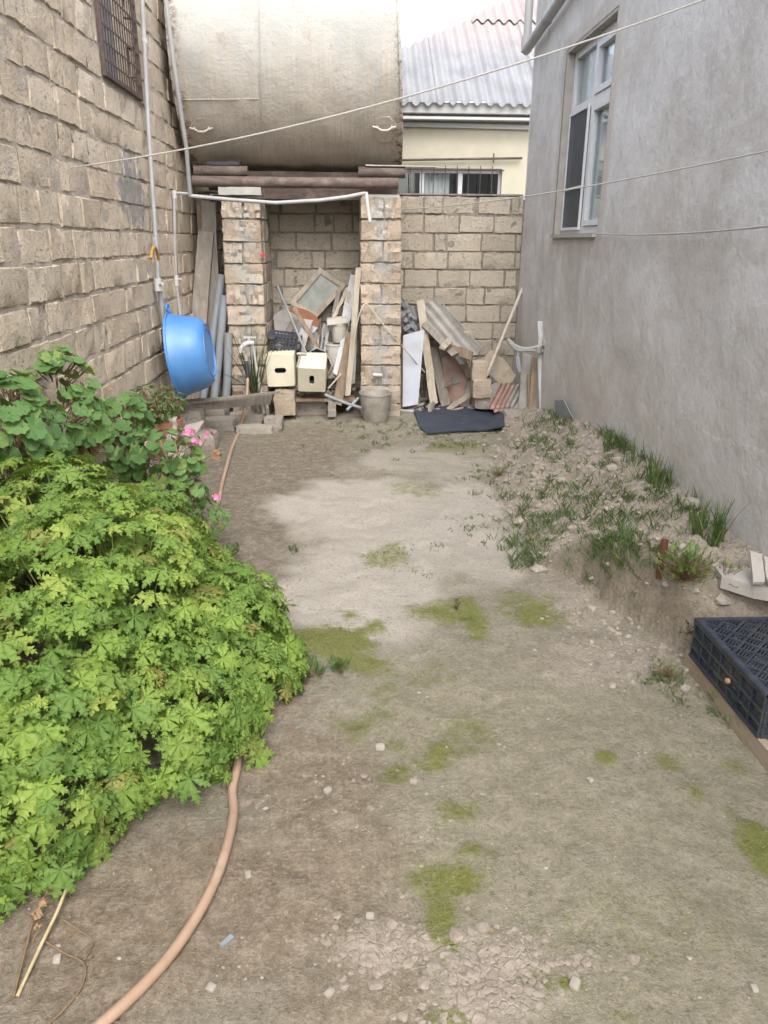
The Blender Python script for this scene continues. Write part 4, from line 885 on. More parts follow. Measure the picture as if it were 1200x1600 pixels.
def crate(name, label, c, sx, sy, sz, M, grp=None):
    t = thing(name, label, 'crate', c, grp); c = Vector(c); B = lambda mb, p, s_: mb.box(c + M @ Vector(p), s_, M)
    mb = MB(); B(mb, (0, 0, .005), (sx - .016, sy - .016, .01)); mb.build('floor', 'plastic_black', t)
    for s in (-1, 1):
        for dim in (0, 1):
            L = (sx, sy)[dim] - (.012 if dim else 0); mb = MB(); o = (sy if dim == 0 else sx) / 2 * s
            P = (lambda a, z, o=o: (a, o, z)) if dim == 0 else (lambda a, z, o=o: (o, a, z)); SZ = (lambda l, h: (l, .008, h)) if dim == 0 else (lambda l, h: (.008, l, h))
            for z in (.012, sz * .35, sz * .65, sz - .012): B(mb, P(0, z), SZ(L, .022))
            for i in range(9): B(mb, P(-L / 2 + .01 + i * (L - .02) / 8, sz / 2), tuple(q * (1 if q > .0081 or True else 1) for q in ((.014, .0075, sz - .03) if dim == 0 else (.0075, .014, sz - .03))))
            mb.build('side', 'plastic_black', t)
    return t
crate('plastic_crate', 'black plastic crate perched above the left cream stool in the alcove', ay(444, 552, 8.3), .34, .26, .22, Matrix.Rotation(.12, 3, 'Y') @ Matrix.Rotation(.1, 3, 'Z'))
tag(MB().tube([ay(424, 523, 8.13), ay(424, 523, 8.10)], .048, 16, hollow=.7).build('black_pipe_end', 'plastic_black', smooth=True), 'round black pipe end on the rim of the small black crate', 'pipe')
mp = thing('mop_handle', 'pale blue mop handle leaning over the stools in the alcove', 'mop', ay(478, 553, 8.0))
a_, b_ = ay(478, 551, 7.98), ay(436, 453, 8.55)
MB().tube([a_, b_], .012, 8).build('handle', 'pvc_blue', mp, smooth=True); MB().tube([b_, b_ + (b_ - a_).normalized() * .05], .016, 8).build('grip', 'pvc_blue', mp, smooth=True)
MB().tube([ay(464, 553, 7.98), ay(479, 553, 7.98)], .016, 8).tube([ay(470, 553, 7.98), ay(464, 574, 7.72)], .01, 6).build('head', 'galvanised', mp, smooth=True)
def bucket(name, lab, c, r0, r1, h, mat, M=Matrix.Identity(3), group=None, handle=True, hm='wire_grey'):
    c = Vector(c); t = thing(name, lab, 'bucket', c, group)
    class Q:
        def __matmul__(s, v): return M @ v + c
    MB().lathe([(0, 0), (r0, 0), (r0 + .004, .006), (r1, h - .02), (r1 + .008, h - .018), (r1 + .008, h), (r1 - .004, h), (r1 - .008, h - .03), (r0 - .006, .012), (0, .012)], Q(), 32).build('body', mat, t, smooth=True)
    if handle:
        hp_ = [Q() @ Vector((r1 * 1.03 * math.cos(a), -r1 * .75 * math.sin(a) - .01, h - .02 - r1 * .75 * math.sin(a))) for a in [math.pi * i / 14 for i in range(15)]]
        MB().tube(hp_, .0045, 6).build('handle', hm, t, smooth=True)
    return t
lb = ay(524, 573, 8.3); bucket('paint_bucket', 'lower white plastic bucket with wire handle in the alcove', lb, .085, .10, .25, 'old_white', group='white buckets in the alcove')
bucket('paint_bucket', 'upper white plastic bucket stacked on another in the alcove', lb + Vector((.05, .02, .262)), .075, .088, .20, 'old_white', group='white buckets in the alcove')
tag(MB().box(lb + Vector((.03, .02, .49)), (.22, .2, .06), Matrix.Rotation(-.12, 3, 'Y')).build('foam_block', 'old_white'), 'flat white foam block lying on top of the stacked buckets', 'foam block')
tag(MB().box(lb + Vector((.0, .05, -.06)), (.3, .25, .11)).build('concrete_block', 'slab'), 'pale concrete block under the white buckets', 'block')
leaner('painted_board', (541, 500), (555, 431), 8.35, 8.65, .11, .02, 'paint_white', 'blue white painted board standing behind the white buckets', 'board')
leaner('painted_board', (524, 585), (551, 465), 8.10, 8.45, .05, .02, 'paint_white', 'narrow peeling white strip leaning right of the buckets', 'strip')
leaner('leaning_plank', (544, 618), (560, 418), 7.92, 8.02, .055, .035, 'wood_light', 'long thin plank leaning on the right block pier from inside', 'plank')
leaner('leaning_plank', (527, 632), (548, 520), 7.98, 8.2, .10, .03, 'wood_brown', 'short dark plank low beside the right pier', 'plank')
leaner('leaning_plank', (521, 497), (543, 450), 8.5, 8.7, .035, .02, 'wood_light', 'short pale lath behind the foam block', 'lath')
leaner('metal_rod', (499, 545), (500, 497), 8.3, 8.4, .018, 0, 'rust', 'short rusty rod standing upright among the junk', 'rod', True)
leaner('metal_rod', (501, 545), (504, 514), 8.25, 8.3, .022, 0, 'pvc_blue', 'short pale tube standing beside the rusty rod', 'tube', True)
leaner('metal_rod', (507, 550), (514, 506), 8.25, 8.35, .03, .015, 'pvc_blue', 'grey blue slat left of the white buckets', 'slat')
mb = MB(); P_ = [ay(483, 549, 8.1), ay(495, 543, 8.12), ay(508, 548, 8.12), ay(514, 560, 8.08), ay(517, 570, 8.0)]
for i in range(len(P_) - 1): mb.sheet([P_[i], P_[i + 1], P_[i + 1] + Vector((-.03, .18, -.07)), P_[i] + Vector((-.03, .18, -.07))], .01, n=(0, -.5, .8))
tag(mb.build('bent_tray', 'tarp_grey'), 'dark bent plastic tray beside the right cream stool', 'tray')
tag(MB().tube([ay(508, 617, 7.82), ay(535, 628, 7.8), ay(566, 638, 7.85)], .017, 10).build('drain_tube', 'pvc_blue', smooth=True), 'grey tube lying low from the stool to the bucket', 'tube')
tag(MB().tube([ay(542, 641, 7.78), ay(560, 622, 7.9)], .016, 10).build('cut_tube', 'pvc_blue', smooth=True), 'short pale blue tube propped left of the grey bucket', 'tube')
tag(MB().plank(ay(519, 624, 7.86), ay(519, 650, 7.86), .085, .07).build('wood_post', 'wood_grey'), 'stub of square post left of the grey bucket', 'post')
tag(MB().tube([ay(513, 607, 7.95), ay(533, 584, 8.0)], .01, 6).build('white_stick', 'wood_light'), 'pale stick slanting behind the post stub', 'stick')
tag(MB().tube(catmull([ay(551, 548, 7.95), ay(558, 505, 7.9), ay(568, 477, 7.88), ay(578, 480, 7.9), ay(605, 515, 7.93), ay(636, 550, 8.1), ay(664, 582, 8.25)], 8), .007, 7).build('cable', 'cord_tan', smooth=True), 'tan cable arching over the face of the right pier', 'cable')
tag(MB().tube([ay(583, 586, 7.955), ay(597, 586, 7.955)], .017, 10, hollow=.8).build('pipe_stub', 'pvc_white', smooth=True), 'short white pipe stub on the face of the right pier', 'pipe')
bk = ay(587, 657, 7.82); bucket('metal_bucket', 'grey metal bucket standing at the foot of the right pier', bk, .125, .165, .30, 'galvanised', hm='dark_iron', handle=False)

for (a_, b_, ya, yb, w, mt, lab) in (((468, 548), (481, 500), 8.22, 8.45, .10, 'sheet_grey', 'grey slab upright behind the tray in the alcove'), ((487, 560), (510, 508), 8.2, 8.5, .06, 'wood_grey', 'weathered slat crossing left of the stacked buckets'), ((549, 600), (556, 470), 8.06, 8.25, .07, 'sheet_grey', 'grey board behind the long thin plank'), ((534, 600), (545, 455), 8.15, 8.5, .045, 'wood_light', 'pale lath among the boards at the inner pier'), ((514, 545), (528, 455), 8.45, 8.75, .05, 'wood_grey', 'grey batten behind the white buckets'), ((433, 545), (462, 498), 8.4, 8.6, .07, 'wood_grey', 'short grey board leaning behind the small black crate'), ((494, 610), (524, 560), 8.1, 8.25, .05, 'wood_brown', 'dark stick under the buckets beside the right stool')):
    leaner('junk_board', a_, b_, ya, yb, w, .02, mt, lab, 'board')
# ---- pile right of the pier
for (a_, b_, ya, yb, w, mt, lab) in (((650, 640), (640, 478), 8.45, 8.8, .10, 'wood_grey', 'grey board rising behind the white board'), ((712, 600), (676, 500), 8.5, 8.75, .09, 'wood_grey', 'grey plank under the slanting corrugated sheet'), ((735, 590), (700, 520), 8.45, 8.7, .07, 'wood_brown', 'brown slat between corrugated sheet and stones'), ((725, 640), (748, 560), 8.35, 8.6, .08, 'sheet_grey', 'grey slab leaning behind the stone stack'), ((792, 640), (770, 600), 8.3, 8.45, .12, 'sheet_grey', 'flat grey slab low behind the corrugated scraps'), ((700, 640), (735, 615), 8.2, 8.3, .05, 'wood_light', 'pale lath lying low before the reddish sheet')):
    leaner('junk_board', a_, b_, ya, yb, w, .02, mt, lab, 'board')
sheet('white_board', [(630, 524), (663, 515), (658, 575), (653, 632), (629, 636)], 8.12, .12, .018, 'board_white', 'bluish white board leaning right of the pier', 'board')
leaner('leaning_plank', (626, 645), (632, 535), 8.22, 8.35, .055, .03, 'wood_brown', 'dark edge plank just left of the white board', 'plank')
leaner('leaning_plank', (678, 632), (656, 469), 8.22, 8.6, .085, .03, 'wood_light', 'pale grey plank leaning behind the white board', 'plank')
leaner('leaning_plank', (697, 634), (676, 545), 8.36, 8.6, .11, .03, 'wood_grey', 'wide weathered plank right of the pale leaning plank', 'plank')
sheet('red_sheet', [(690, 560), (712, 548), (728, 575), (740, 606), (741, 640), (700, 640)], 8.45, .2, .02, 'sheet_red', 'faded reddish sheet leaning low in the rubble pile', 'sheet')
sheet('slate_sheet', [(664, 540), (690, 545), (702, 600), (705, 640), (672, 640)], 8.55, .15, .02, 'sheet_tan', 'tan sheet behind the pale plank in the pile', 'sheet')
def corr(name, pa, pb, w, mat, lab, waves=3, amp=.018):
    pa, pb = Vector(pa), Vector(pb); d = (pb - pa).normalized(); sd = d.cross(Vector((0, -1, .25)).normalized()).normalized(); nn = sd.cross(d); n = 24; vs = []; L = 6
    for i in range(n + 1):
        t = i / n; h = amp * math.cos(2 * math.pi * waves * t)
        for j in range(L + 1):
            vs.append(pa.lerp(pb, j / L) + sd * (t - .5) * w + nn * h + d * random.uniform(-.008, .008))
    m = len(vs); vs += [v - nn * .008 for v in vs]; fs = []
    for i in range(n):
        for j in range(L): q = (i * (L + 1) + j, (i + 1) * (L + 1) + j, (i + 1) * (L + 1) + j + 1, i * (L + 1) + j + 1); fs += [q, tuple(k + m for k in q[::-1])]
        for j in (0, L): fs.append((i * (L + 1) + j, i * (L + 1) + j + m, (i + 1) * (L + 1) + j + m, (i + 1) * (L + 1) + j))
    for i in (0, n):
        for j in range(L): fs.append((i * (L + 1) + j, i * (L + 1) + j + 1, i * (L + 1) + j + 1 + m, i * (L + 1) + j + m))
    return tag(MB().add(vs, fs).build(name, mat, smooth=True), lab, 'corrugated sheet')
corr('corrugated_sheet', ay(665, 476, 8.75), ay(735, 560, 8.2), .26, 'sheet_grey', 'grey corrugated sheet slanting down from the wall in the pile', 3)
corr('corrugated_sheet', ay(684, 482, 8.85), ay(745, 552, 8.45), .16, 'sheet_grey', 'second darker corrugated strip behind the slanting grey sheet', 2)
tag(MB().plank(ay(664, 506, 8.5), ay(712, 556, 8.1), .07, .06).build('timber', 'wood_grey'), 'weathered timber slanting under the corrugated sheet', 'timber')
tag(MB().plank(ay(690, 540, 8.2), ay(738, 556, 8.1), .09, .07).build('timber', 'wood_brown'), 'short thick timber at the lower end of the corrugated sheet', 'timber')
tag(MB().plank(ay(690, 545, 8.12), ay(703, 530, 8.12), .06, .05).build('timber', 'wood_light'), 'small timber offcut in the middle of the pile', 'timber')
mb = MB(); nxx = 8; vs = []
for i in range(nxx + 1):
    for j in range(9):
        p = al(624 + i * 3.9 + j * .8, 464 + j * 6.2 + i * 3.0, 8.6, .05); vs.append(p + Vector((random.uniform(-.01, .01), random.uniform(-.05, .03), random.uniform(-.012, .012))))
tag(MB().add(vs + [v + Vector((0, .012, 0)) for v in vs], [q for i in range(nxx) for j in range(8) for q in ((i * 9 + j, (i + 1) * 9 + j, (i + 1) * 9 + j + 1, i * 9 + j + 1),)]).build('crumpled_tarp', 'tarp_grey'), 'crumpled grey plastic at the top left of the pile', 'tarp')
sheet('tile_plate', [(748, 572), (766, 545), (786, 560), (806, 586), (800, 598), (784, 602)], 8.35, .25, .02, 'sheet_tan', 'tan plate lying tilted under the wooden pole', 'plate')
tag(MB().tube([ay(760, 588, 8.2), ay(790, 515, 8.5), ay(819, 444, 8.85)], .018, 10).build('wooden_pole', 'wood_light', smooth=True), 'straight wooden pole leaning in the corner by the house', 'pole')
for i in range(5):
    x0 = 770 + i * 7.5
    corr('roofing_scrap', ay(x0, 640 - i * 1, 7.9 + .03 * i), ay(x0 + 19, 603 - i * .5, 8.25 + .03 * i), .11, 'sheet_red' if i < 3 else 'sheet_grey', ('leftmost', 'second', 'middle', 'fourth', 'rightmost')[i] + ' of the five leaning corrugated scraps near the house', 2, .012)
leaner('leaning_board', (816, 645), (824, 553), 7.85, 8.0, .10, .02, 'sheet_grey', 'dark grey board standing against the house corner', 'board')
leaner('leaning_board', (831, 652), (838, 560), 7.75, 7.85, .085, .03, 'wood_brown', 'cracked brown board standing near the house wall', 'board')
leaner('leaning_board', (848, 650), (845, 502), 7.55, 7.75, .07, .02, 'paint_white', 'tall grey white board standing against the plastered wall', 'board')
leaner('leaning_board', (826, 648), (828, 585), 7.8, 7.9, .05, .03, 'wood_brown', 'short splintered board between two taller ones', 'board')
vp = thing('pipe_bracket', 'grey water pipes with valves bracketed to the house wall', 'pipe', ay(850, 546, 7.6))
for k, (pp) in enumerate(([(793, 530), (806, 541), (825, 545), (855, 537)], [(795, 534), (808, 546), (828, 547), (855, 549)])):
    MB().tube(catmull([ay(px, py, 7.62) for px, py in pp], 6), .018, 10).build('pipe_run', 'pvc_grey', vp, smooth=True)
for (px, py) in ((851, 535), (853, 547), (842, 546)): MB().tube([ay(px, py - 4, 7.6), ay(px, py + 5, 7.6)], .028, 10).build('valve', 'galvanised', vp, smooth=True)
MB().tube([ay(809, 548, 7.62), ay(810, 562, 7.62)], .01, 6).build('branch', 'pvc_grey', vp)
sheet('hanging_tag', [(806, 556), (812, 558), (815, 580), (811, 582), (807, 572)], 7.6, 0, .006, 'pvc_blue', 'small grey plastic strip hanging below the bracket pipes', 'strip')
mpx = [(642, 632), (672, 630), (705, 629), (747, 634), (785, 640), (787, 653), (788, 667), (755, 668), (720, 670), (690, 672), (668, 673), (656, 664), (649, 648)]
mb = MB(); top = [az(px, py, .06) for px, py in mpx]; cen = sum(top, Vector()) / len(top); rings = []
for q in (1, .8, .6, .4, .2): rings.append([(lambda w: Vector((w.x, w.y, gz(w.x, w.y) + .03 + .008 * math.sin(w.x * 9 + w.y * 5))))(cen.lerp(p, q)) for p in top])
cen.z = gz(cen.x, cen.y) + .01
vs = [v for r in rings for v in r] + [cen + Vector((0, 0, .02))]; k = len(top); fs = []
for r in range(4):
    for i in range(k): fs.append((r * k + i, r * k + (i + 1) % k, (r + 1) * k + (i + 1) % k, (r + 1) * k + i))
fs += [(4 * k + i, 4 * k + (i + 1) % k, 5 * k) for i in range(k)]
o_ = len(vs); vs += [v - Vector((0, 0, .012)) for v in vs]; fs += [tuple(q + o_ for q in f[::-1]) for f in fs] + [(i, i + o_, (i + 1) % k + o_, (i + 1) % k) for i in range(k)]
tag(MB().add(vs, fs).build('rubber_mat', 'mat_black', smooth=True), 'ragged black rubber mat lying on the ground before the pile', 'mat')
g0 = az(607, 648); g1 = az(648, 650); tag(MB().tube([g0 + Vector((0, 0, .05)), g1 + Vector((0, 0, .05))], .02, 10).build('ground_tube', 'pvc_grey', smooth=True), 'grey tube on the ground between bucket and mat', 'tube')

# ================================================================== right foreground: slab, stake, crate
cx0, cy0, cw, cl, cz0, ch_ = 1.50, 2.29, .40, .60, .075, .185
bt = thing('wooden_box_edge', 'weathered wooden planks edging the ground under the upturned crate', 'planks', (cx0 + .1, 2.5, 0))
MB().plank((cx0 + .015, 1.95, .030), (cx0 + .015, 2.93, .034), .09, .03, n=(-1, 0, 0), warp=.003).build('plank', 'wood_flat', bt)
MB().plank((cx0 + .06, 2.0, .052), (cx0 + .06, 2.90, .056), .03, .055, n=(-1, 0, 0), warp=.003).build('plank', 'wood_flat', bt)
MB().plank((cx0 + .30, 2.0, .03), (cx0 + .30, 2.90, .034), .09, .03, n=(-1, 0, 0), warp=.003).build('plank', 'wood_flat', bt)
uc = thing('plastic_crate', 'upturned black plastic crate with diamond lattice base at the right edge', 'crate', (cx0 + cw / 2, cy0 + cl / 2, cz0))
zt_ = cz0 + ch_; x1_, y1_ = cx0 + cw, cy0 + cl
def pb(name, boxes, parent=uc):
    mb = MB()
    for c, s_ in boxes: mb.box(c, s_)
    return mb.build(name, 'plastic_black', parent)
def side(name, fixed, dim):
    B = []; lo, hi = (cy0, y1_) if dim == 'x' else (cx0 + .007, x1_ - .007); sgn = -1 if fixed in (cx0, cy0) else 1
    def P_(a, z, la, lz, d=.012, off=0.): return ((fixed + off * sgn - sgn * d / 2, a, z), (d, la, lz)) if dim == 'x' else ((a, fixed + off * sgn - sgn * d / 2, z), (la, d, lz))
    for z, lz in ((zt_ - .010, .020), (zt_ - .075, .009), (cz0 + .055, .009), (cz0 + .008, .016)): B.append(P_((lo + hi) / 2, z, hi - lo, lz, .020, .004))
    for i in range(8): B.append(P_(lo + .008 + (hi - lo - .016) * i / 7, (cz0 + zt_) / 2, .010, ch_ - .004, .018, .001))
    for r in range(3):
        zb_, ze = ((cz0 + .017, cz0 + .05), (cz0 + .06, zt_ - .081), (zt_ - .070, zt_ - .021))[r]
        for q in range(3 if r else 2):
            z = zb_ + (ze - zb_) * (q + .5) / (3 if r else 2); B.append(P_((lo + hi) / 2, z, hi - lo, (ze - zb_) / (3 if r else 2) * .60, .003, -.006))
    return pb(name, B)
side('side', cx0, 'x'); side('side', x1_, 'x'); side('side', cy0, 'y'); side('side', y1_, 'y')
B = [((cx0 + .012, (cy0 + y1_) / 2, zt_ - .004), (.024, cl, .012)), ((x1_ - .012, (cy0 + y1_) / 2, zt_ - .004), (.024, cl, .012)), ((cx0 + cw / 2, cy0 + .012, zt_ - .0045), (cw - .05, .024, .012)), ((cx0 + cw / 2, y1_ - .012, zt_ - .0045), (cw - .05, .024, .012))]
pb('rim', B)
lat = MB(); ribs = MB()
def clipseg(p, d):                                # clip an infinite line to the base rectangle
    t0, t1 = -9, 9
    for c, dd, lo, hi in ((p[0], d[0], cx0 + .02, x1_ - .02), (p[1], d[1], cy0 + .02, y1_ - .02)):
        if abs(dd) < 1e-9: continue
        a, b = sorted(((lo - c) / dd, (hi - c) / dd)); t0, t1 = max(t0, a), min(t1, b)
    return (t0, t1) if t1 - t0 > .01 else None
stp = .062
for sgn in (1, -1):
    d = (.7071, .7071 * sgn)
    for i in range(-14, 15):
        p = (cx0 + cw / 2 + i * stp * .7071 * 1, cy0 + cl / 2 - i * stp * .7071 * sgn); r_ = clipseg(p, d)
        if r_: MB.plank(ribs, (p[0] + d[0] * r_[0], p[1] + d[1] * r_[0], zt_ - .006 + .0008 * sgn), (p[0] + d[0] * r_[1], p[1] + d[1] * r_[1], zt_ - .006 + .0008 * sgn), .008, .012, n=(0, 0, 1), warp=0, seg=1)
ribs.build('lattice', 'plastic_black', uc)
d = (.7071, .7071)
for i in range(-60, 61):
    if i % 5 == 0: continue
    p = (cx0 + cw / 2 + i * stp / 5 * .7071, cy0 + cl / 2 - i * stp / 5 * .7071); r_ = clipseg(p, d)
    if r_: MB.plank(lat, (p[0] + d[0] * r_[0], p[1] + d[1] * r_[0], zt_ - .010), (p[0] + d[0] * r_[1], p[1] + d[1] * r_[1], zt_ - .010), .0065, .004, n=(0, 0, 1), warp=0, seg=1)
lat.build('slats', 'plastic_black', uc)
tag(rock('clay_lump', (cx0 - .014, 2.53, .17), (.020, .020, .020), 'leaf_dry', 31, .1).build('clay_lump', 'leaf_dry', smooth=True), 'small round tan lump stuck in the side of the upturned crate', 'lump')

sb = Vector((1.78, 3.25, gz(1.78, 3.25))); sp = [az(px, py, .37) for px, py in ((1108, 872), (1150, 866), (1190, 876), (1245, 905), (1250, 926), (1180, 916), (1128, 900))]
sp = [Vector((min(p.x, XR - .03), p.y, p.z)) for p in sp]
mb = MB().sheet(sp, .06, n=(0, 0, 1)); tag(mb.build('concrete_slab', 'slab'), 'pale broken concrete slab on the mound beside the house', 'slab')
for i, (a_, b_, w) in enumerate((((1186, 912), (1168, 868), .05), ((1205, 912), (1186, 880), .035))):
    tag(MB().plank(az(*a_, .40), az(*a_, .40) + (az(*b_, .40) - az(*a_, .40)) * .55 + Vector((0, 0, .07)), w, .014, n=(0, -.3, 1)).build('tile_shard', 'slab'), ('wide', 'narrow')[i] + ' white shard sticking up behind the concrete slab', 'shard')
st = ag(1030, 905); tag(MB().tube([st - Vector((0, 0, .1)), st + Vector((0, 0, .04)), st + Vector((.004, .005, .10))], [.020, .019, .017], 8).build('wood_stake', 'stake_red', smooth=True), 'short rust red stake driven in the mound edge', 'stake')
sg = az(855, 640, .2); tag(MB().sheet([Vector((XR - .02, 6.9, .2)), Vector((XR - .02, 6.25, .25)), Vector((XR - .06, 6.25, .40)), Vector((XR - .05, 6.6, .48)), Vector((XR - .05, 6.9, .42))], .008, n=(-1, 0, 0)).build('glass_shard', 'pvc_blue'), 'greenish sheet shard at the house foot behind the mound', 'shard')

# ================================================================== leaves
def leaf_scented(seed, fine=False):
    rr = random.Random(seed); V = []; Fc = []; vein = []
    V.append((0, 0, 0)); vein.append(1); DR = rr.uniform(.12, .48)
    lobes = [(0, 1.0, .165), (40, .95, .155), (-40, .95, .155), (82, .82, .14), (-82, .82, .14), (128, .6, .12), (-128, .6, .12)]
    for ang, L, w in lobes:
        ang = math.radians(ang + rr.uniform(-6, 6)); L *= rr.uniform(.92, 1.06); ca, sa = math.sin(ang), math.cos(ang)
        prof = [(.0, .02), (.20, .07), (.36, .125), (.44, w * .90), (.52, w * 1.25), (.61, w * 1.55), (.585, w * .80), (.66, w * .74), (.73, w * 1.02), (.81, w * 1.25), (.785, w * .52), (.88, w * .50), (.93, w * .55), (.915, w * .26), (1.0, .015)]
        if fine:
            pf = [prof[0]]
            for (t0_, w0_), (t1_, w1_) in zip(prof[:-1], prof[1:]):
                if t0_ > .3: pf.append(((t0_ + t1_) / 2 + rr.uniform(-.012, .012), max(.01, (w0_ + w1_) / 2 + rr.choice((-.022, .02, .026)))))
                pf.append((t1_, w1_))
            prof = pf
        base = len(V)
        for (t, hw) in prof:
            mid = min(1.0, t * .93 + .03 if t > 0 else 0); 
            for s in (-1, 0, 1):
                tt = (mid if s == 0 else t) * L; x = s * hw * L * rr.uniform(.9, 1.1)
                r_ = math.hypot(x, tt); zz = -DR * r_ * r_ + (0.07 * abs(x) / max(w, .05) * .5 if s else 0) + rr.uniform(-.02, .02) + (.035 * math.sin(t * 19 + s * 2 + ang * 5) if s else 0)
                V.append((x * sa + tt * ca, tt * sa - x * ca, zz)); vein.append(1 if s == 0 else 0)
        for i in range(len(prof) - 1):
            for s in (0, 1): a = base + i * 3 + s; Fc.append((a, a + 1, a + 4, a + 3))
    return np.array(V), Fc, np.array(vein)
def leaf_zonal(seed, n=36):
    rr = random.Random(seed); V = [(0, .05, 0)]; vein = [.6]; Fc = []; ph = rr.uniform(0, 6); CP = rr.uniform(-.12, .28)
    for ring, q in enumerate((.35, .7, 1.0)):
        for i in range(n + 1):
            a = math.radians(-160 + 320 * i / n); sc = 1 + (.07 * math.cos(9 * 2 * math.pi * (i / n)) if ring == 2 else 0); r_ = q * sc * (1 - .10 * abs(a) / 2.8)
            zz = CP * q * q + .06 * q * math.cos(2 * math.pi * 4.5 * i / n + ph) * q - .12 * q * q * abs(math.sin(a / 2))
            V.append((math.sin(a) * r_, math.cos(a) * r_ + .05, zz)); vein.append(.5 if i % 4 == 0 and ring < 2 else 0)
    for i in range(n):
        Fc.append((0, 1 + i, 2 + i)); 
        for k in range(2): o = 1 + k * (n + 1) + i; p = o + n + 1; Fc.append((o, p, p + 1, o + 1))
    return np.array(V), Fc, np.array(vein)
def leaf_simple(seed, w=.42):
    V = [(0, 0, 0)]; Fc = []; vein = [1]; prof = [(.2, .6), (.5, 1.0), (.8, .65), (1.0, .05)]
    for t, q in prof:
        for s in (-1, 0, 1): V.append((s * w * q * .5, t, .10 * abs(s) - .25 * t * t)); vein.append(1 if s == 0 else 0)
    Fc += [(0, 2, 1), (0, 3, 2)]
    for i in range(3):
        for s in (0, 1): a = 1 + i * 3 + s; Fc.append((a, a + 1, a + 4, a + 3))
    return np.array(V), Fc, np.array(vein)
def leaf_mesh(name, L, mat):
    me = bpy.data.meshes.new(name); me.from_pydata(L[0].tolist(), [], L[1]); at = me.attributes.new('vein', 'FLOAT', 'POINT'); at.data.foreach_set('value', L[2].astype(np.float32))
    me.polygons.foreach_set('use_smooth', [True] * len(me.polygons)); me.materials.append(MAT[mat]); return me
class LeafBag:
    def __init__(s): s.v = []; s.f = []; s.t = []; s.ve = []; s.n = 0
    def add(s, L, M, p, size, tint):
        v = L[0] * size @ np.array(M).T + np.array(p); s.v.append(v); s.f += [tuple(i + s.n for i in f) for f in L[1]]; s.n += len(v); s.t.append(np.full(len(v), tint)); s.ve.append(L[2])
    def build(s, name, mat, parent):
        V = np.concatenate(s.v) - np.array(parent.location); me = bpy.data.meshes.new(name); me.from_pydata(V.tolist(), [], s.f)
        for nm, a in (('tint', np.concatenate(s.t)), ('vein', np.concatenate(s.ve))): at = me.attributes.new(nm, 'FLOAT', 'POINT'); at.data.foreach_set('value', a.astype(np.float32))
        me.polygons.foreach_set('use_smooth', [True] * len(me.polygons)); me.materials.append(MAT[mat]); o = bpy.data.objects.new(name, me); COL.objects.link(o); o.parent = parent; return o
def put_leaf(me, M, p, size, parent, name='leaf'):
    o = bpy.data.objects.new(name, me); COL.objects.link(o); o.parent = parent
    m = M.to_4x4(); m = m @ Matrix.Scale(size, 4); m.translation = Vector(p) - parent.location; o.matrix_local = m; return o

SC = [leaf_scented(s) for s in range(9)]; SCM = [leaf_mesh('scented_leaf', leaf_scented(s, True), 'leaf_scented') for s in range(9)]
ZN = [leaf_zonal(s) for s in range(8)]; ZNM = [leaf_mesh('round_leaf', L, 'leaf_zonal') for L in ZN]; ZND = [leaf_mesh('dry_leaf', L, 'leaf_dry') for L in ZN[:2]]

def shell_points(ells, n, rr, inner=.72):
    out = []
    tot = [e[3] * e[4] + e[4] * e[5] + e[3] * e[5] for e in ells]
    tries = 0
    while len(out) < n and tries < n * 60:
        tries += 1; e = rr.choices(ells, tot)[0]; c = Vector(e[:3]); r = Vector(e[3:6])
        d = Vector((rr.gauss(0, 1), rr.gauss(0, 1), rr.gauss(0, 1))).normalized()
        q = inner + (1 - inner) * rr.random() ** .55 + rr.uniform(0, .07); q *= .90 + .24 * float(vn(d.x * 2.6 + c.x * 7 + 9, d.y * 2.6 + d.z * 1.9 + c.y * 5 + 9, 4)); p = c + Vector((d.x * r.x, d.y * r.y, d.z * r.z)) * q
        nn = Vector((d.x / r.x, d.y / r.y, d.z / r.z)).normalized()
        if p.z < .04 or p.x < XL + .05: continue
        if any(sum(((p[i] - f[i]) / f[3 + i]) ** 2 for i in range(3)) < .62 for f in ells if f is not e): continue
        out.append((p, nn, q))
    return out

# ---- big scented geranium
bb = (-.95, 2.8, 0); bush = thing('scented_geranium', 'big bright green bush with deeply cut leaves filling the left foreground', 'bush', bb)
ells = [(-1.10, 2.75, .10, .62, .90, .68), (-.66, 2.95, .06, .40, .52, .42), (-1.30, 3.2, .15, .45, .5, .76), (-1.02, 3.6, .1, .36, .34, .54), (-.72, 2.45, .05, .38, .42, .42), (-1.05, 2.05, .05, .34, .38, .45), (-.85, 3.35, .08, .32, .35, .44), (-.45, 2.85, .02, .22, .36, .22)]
rr = random.Random(21); pts = shell_points(ells, 1500, rr) + shell_points(ells, 650, rr, .5)
L_ = []
for (p, nn, q) in pts:
    up = Vector((0, 0, 1)); side_ = max(0, 1 - nn.z)
    n_ = (nn * .9 + up * rr.uniform(.1, .75) + Vector((rr.gauss(0, .3), rr.gauss(0, .3) - .12, rr.gauss(0, .2)))).normalized()
    tip = (nn * .7 + Vector((rr.gauss(0, .5), rr.gauss(0, .5), -.75)))
    sz = (.034 + .070 * rr.random() ** .8) * (1.0 if q > .8 else .85)
    px, py, dp_ = proj(p); vis = -20 < px < 500 and 640 < py < 1480 and nn.dot((Vector(EYEP) - p).normalized()) > -.1
    L_.append(((sz / dp_) * q ** 2 if vis else 0, p, n_, tip, sz, q))
L_.sort(key=lambda a: -a[0]); bag = LeafBag(); stems = MB()
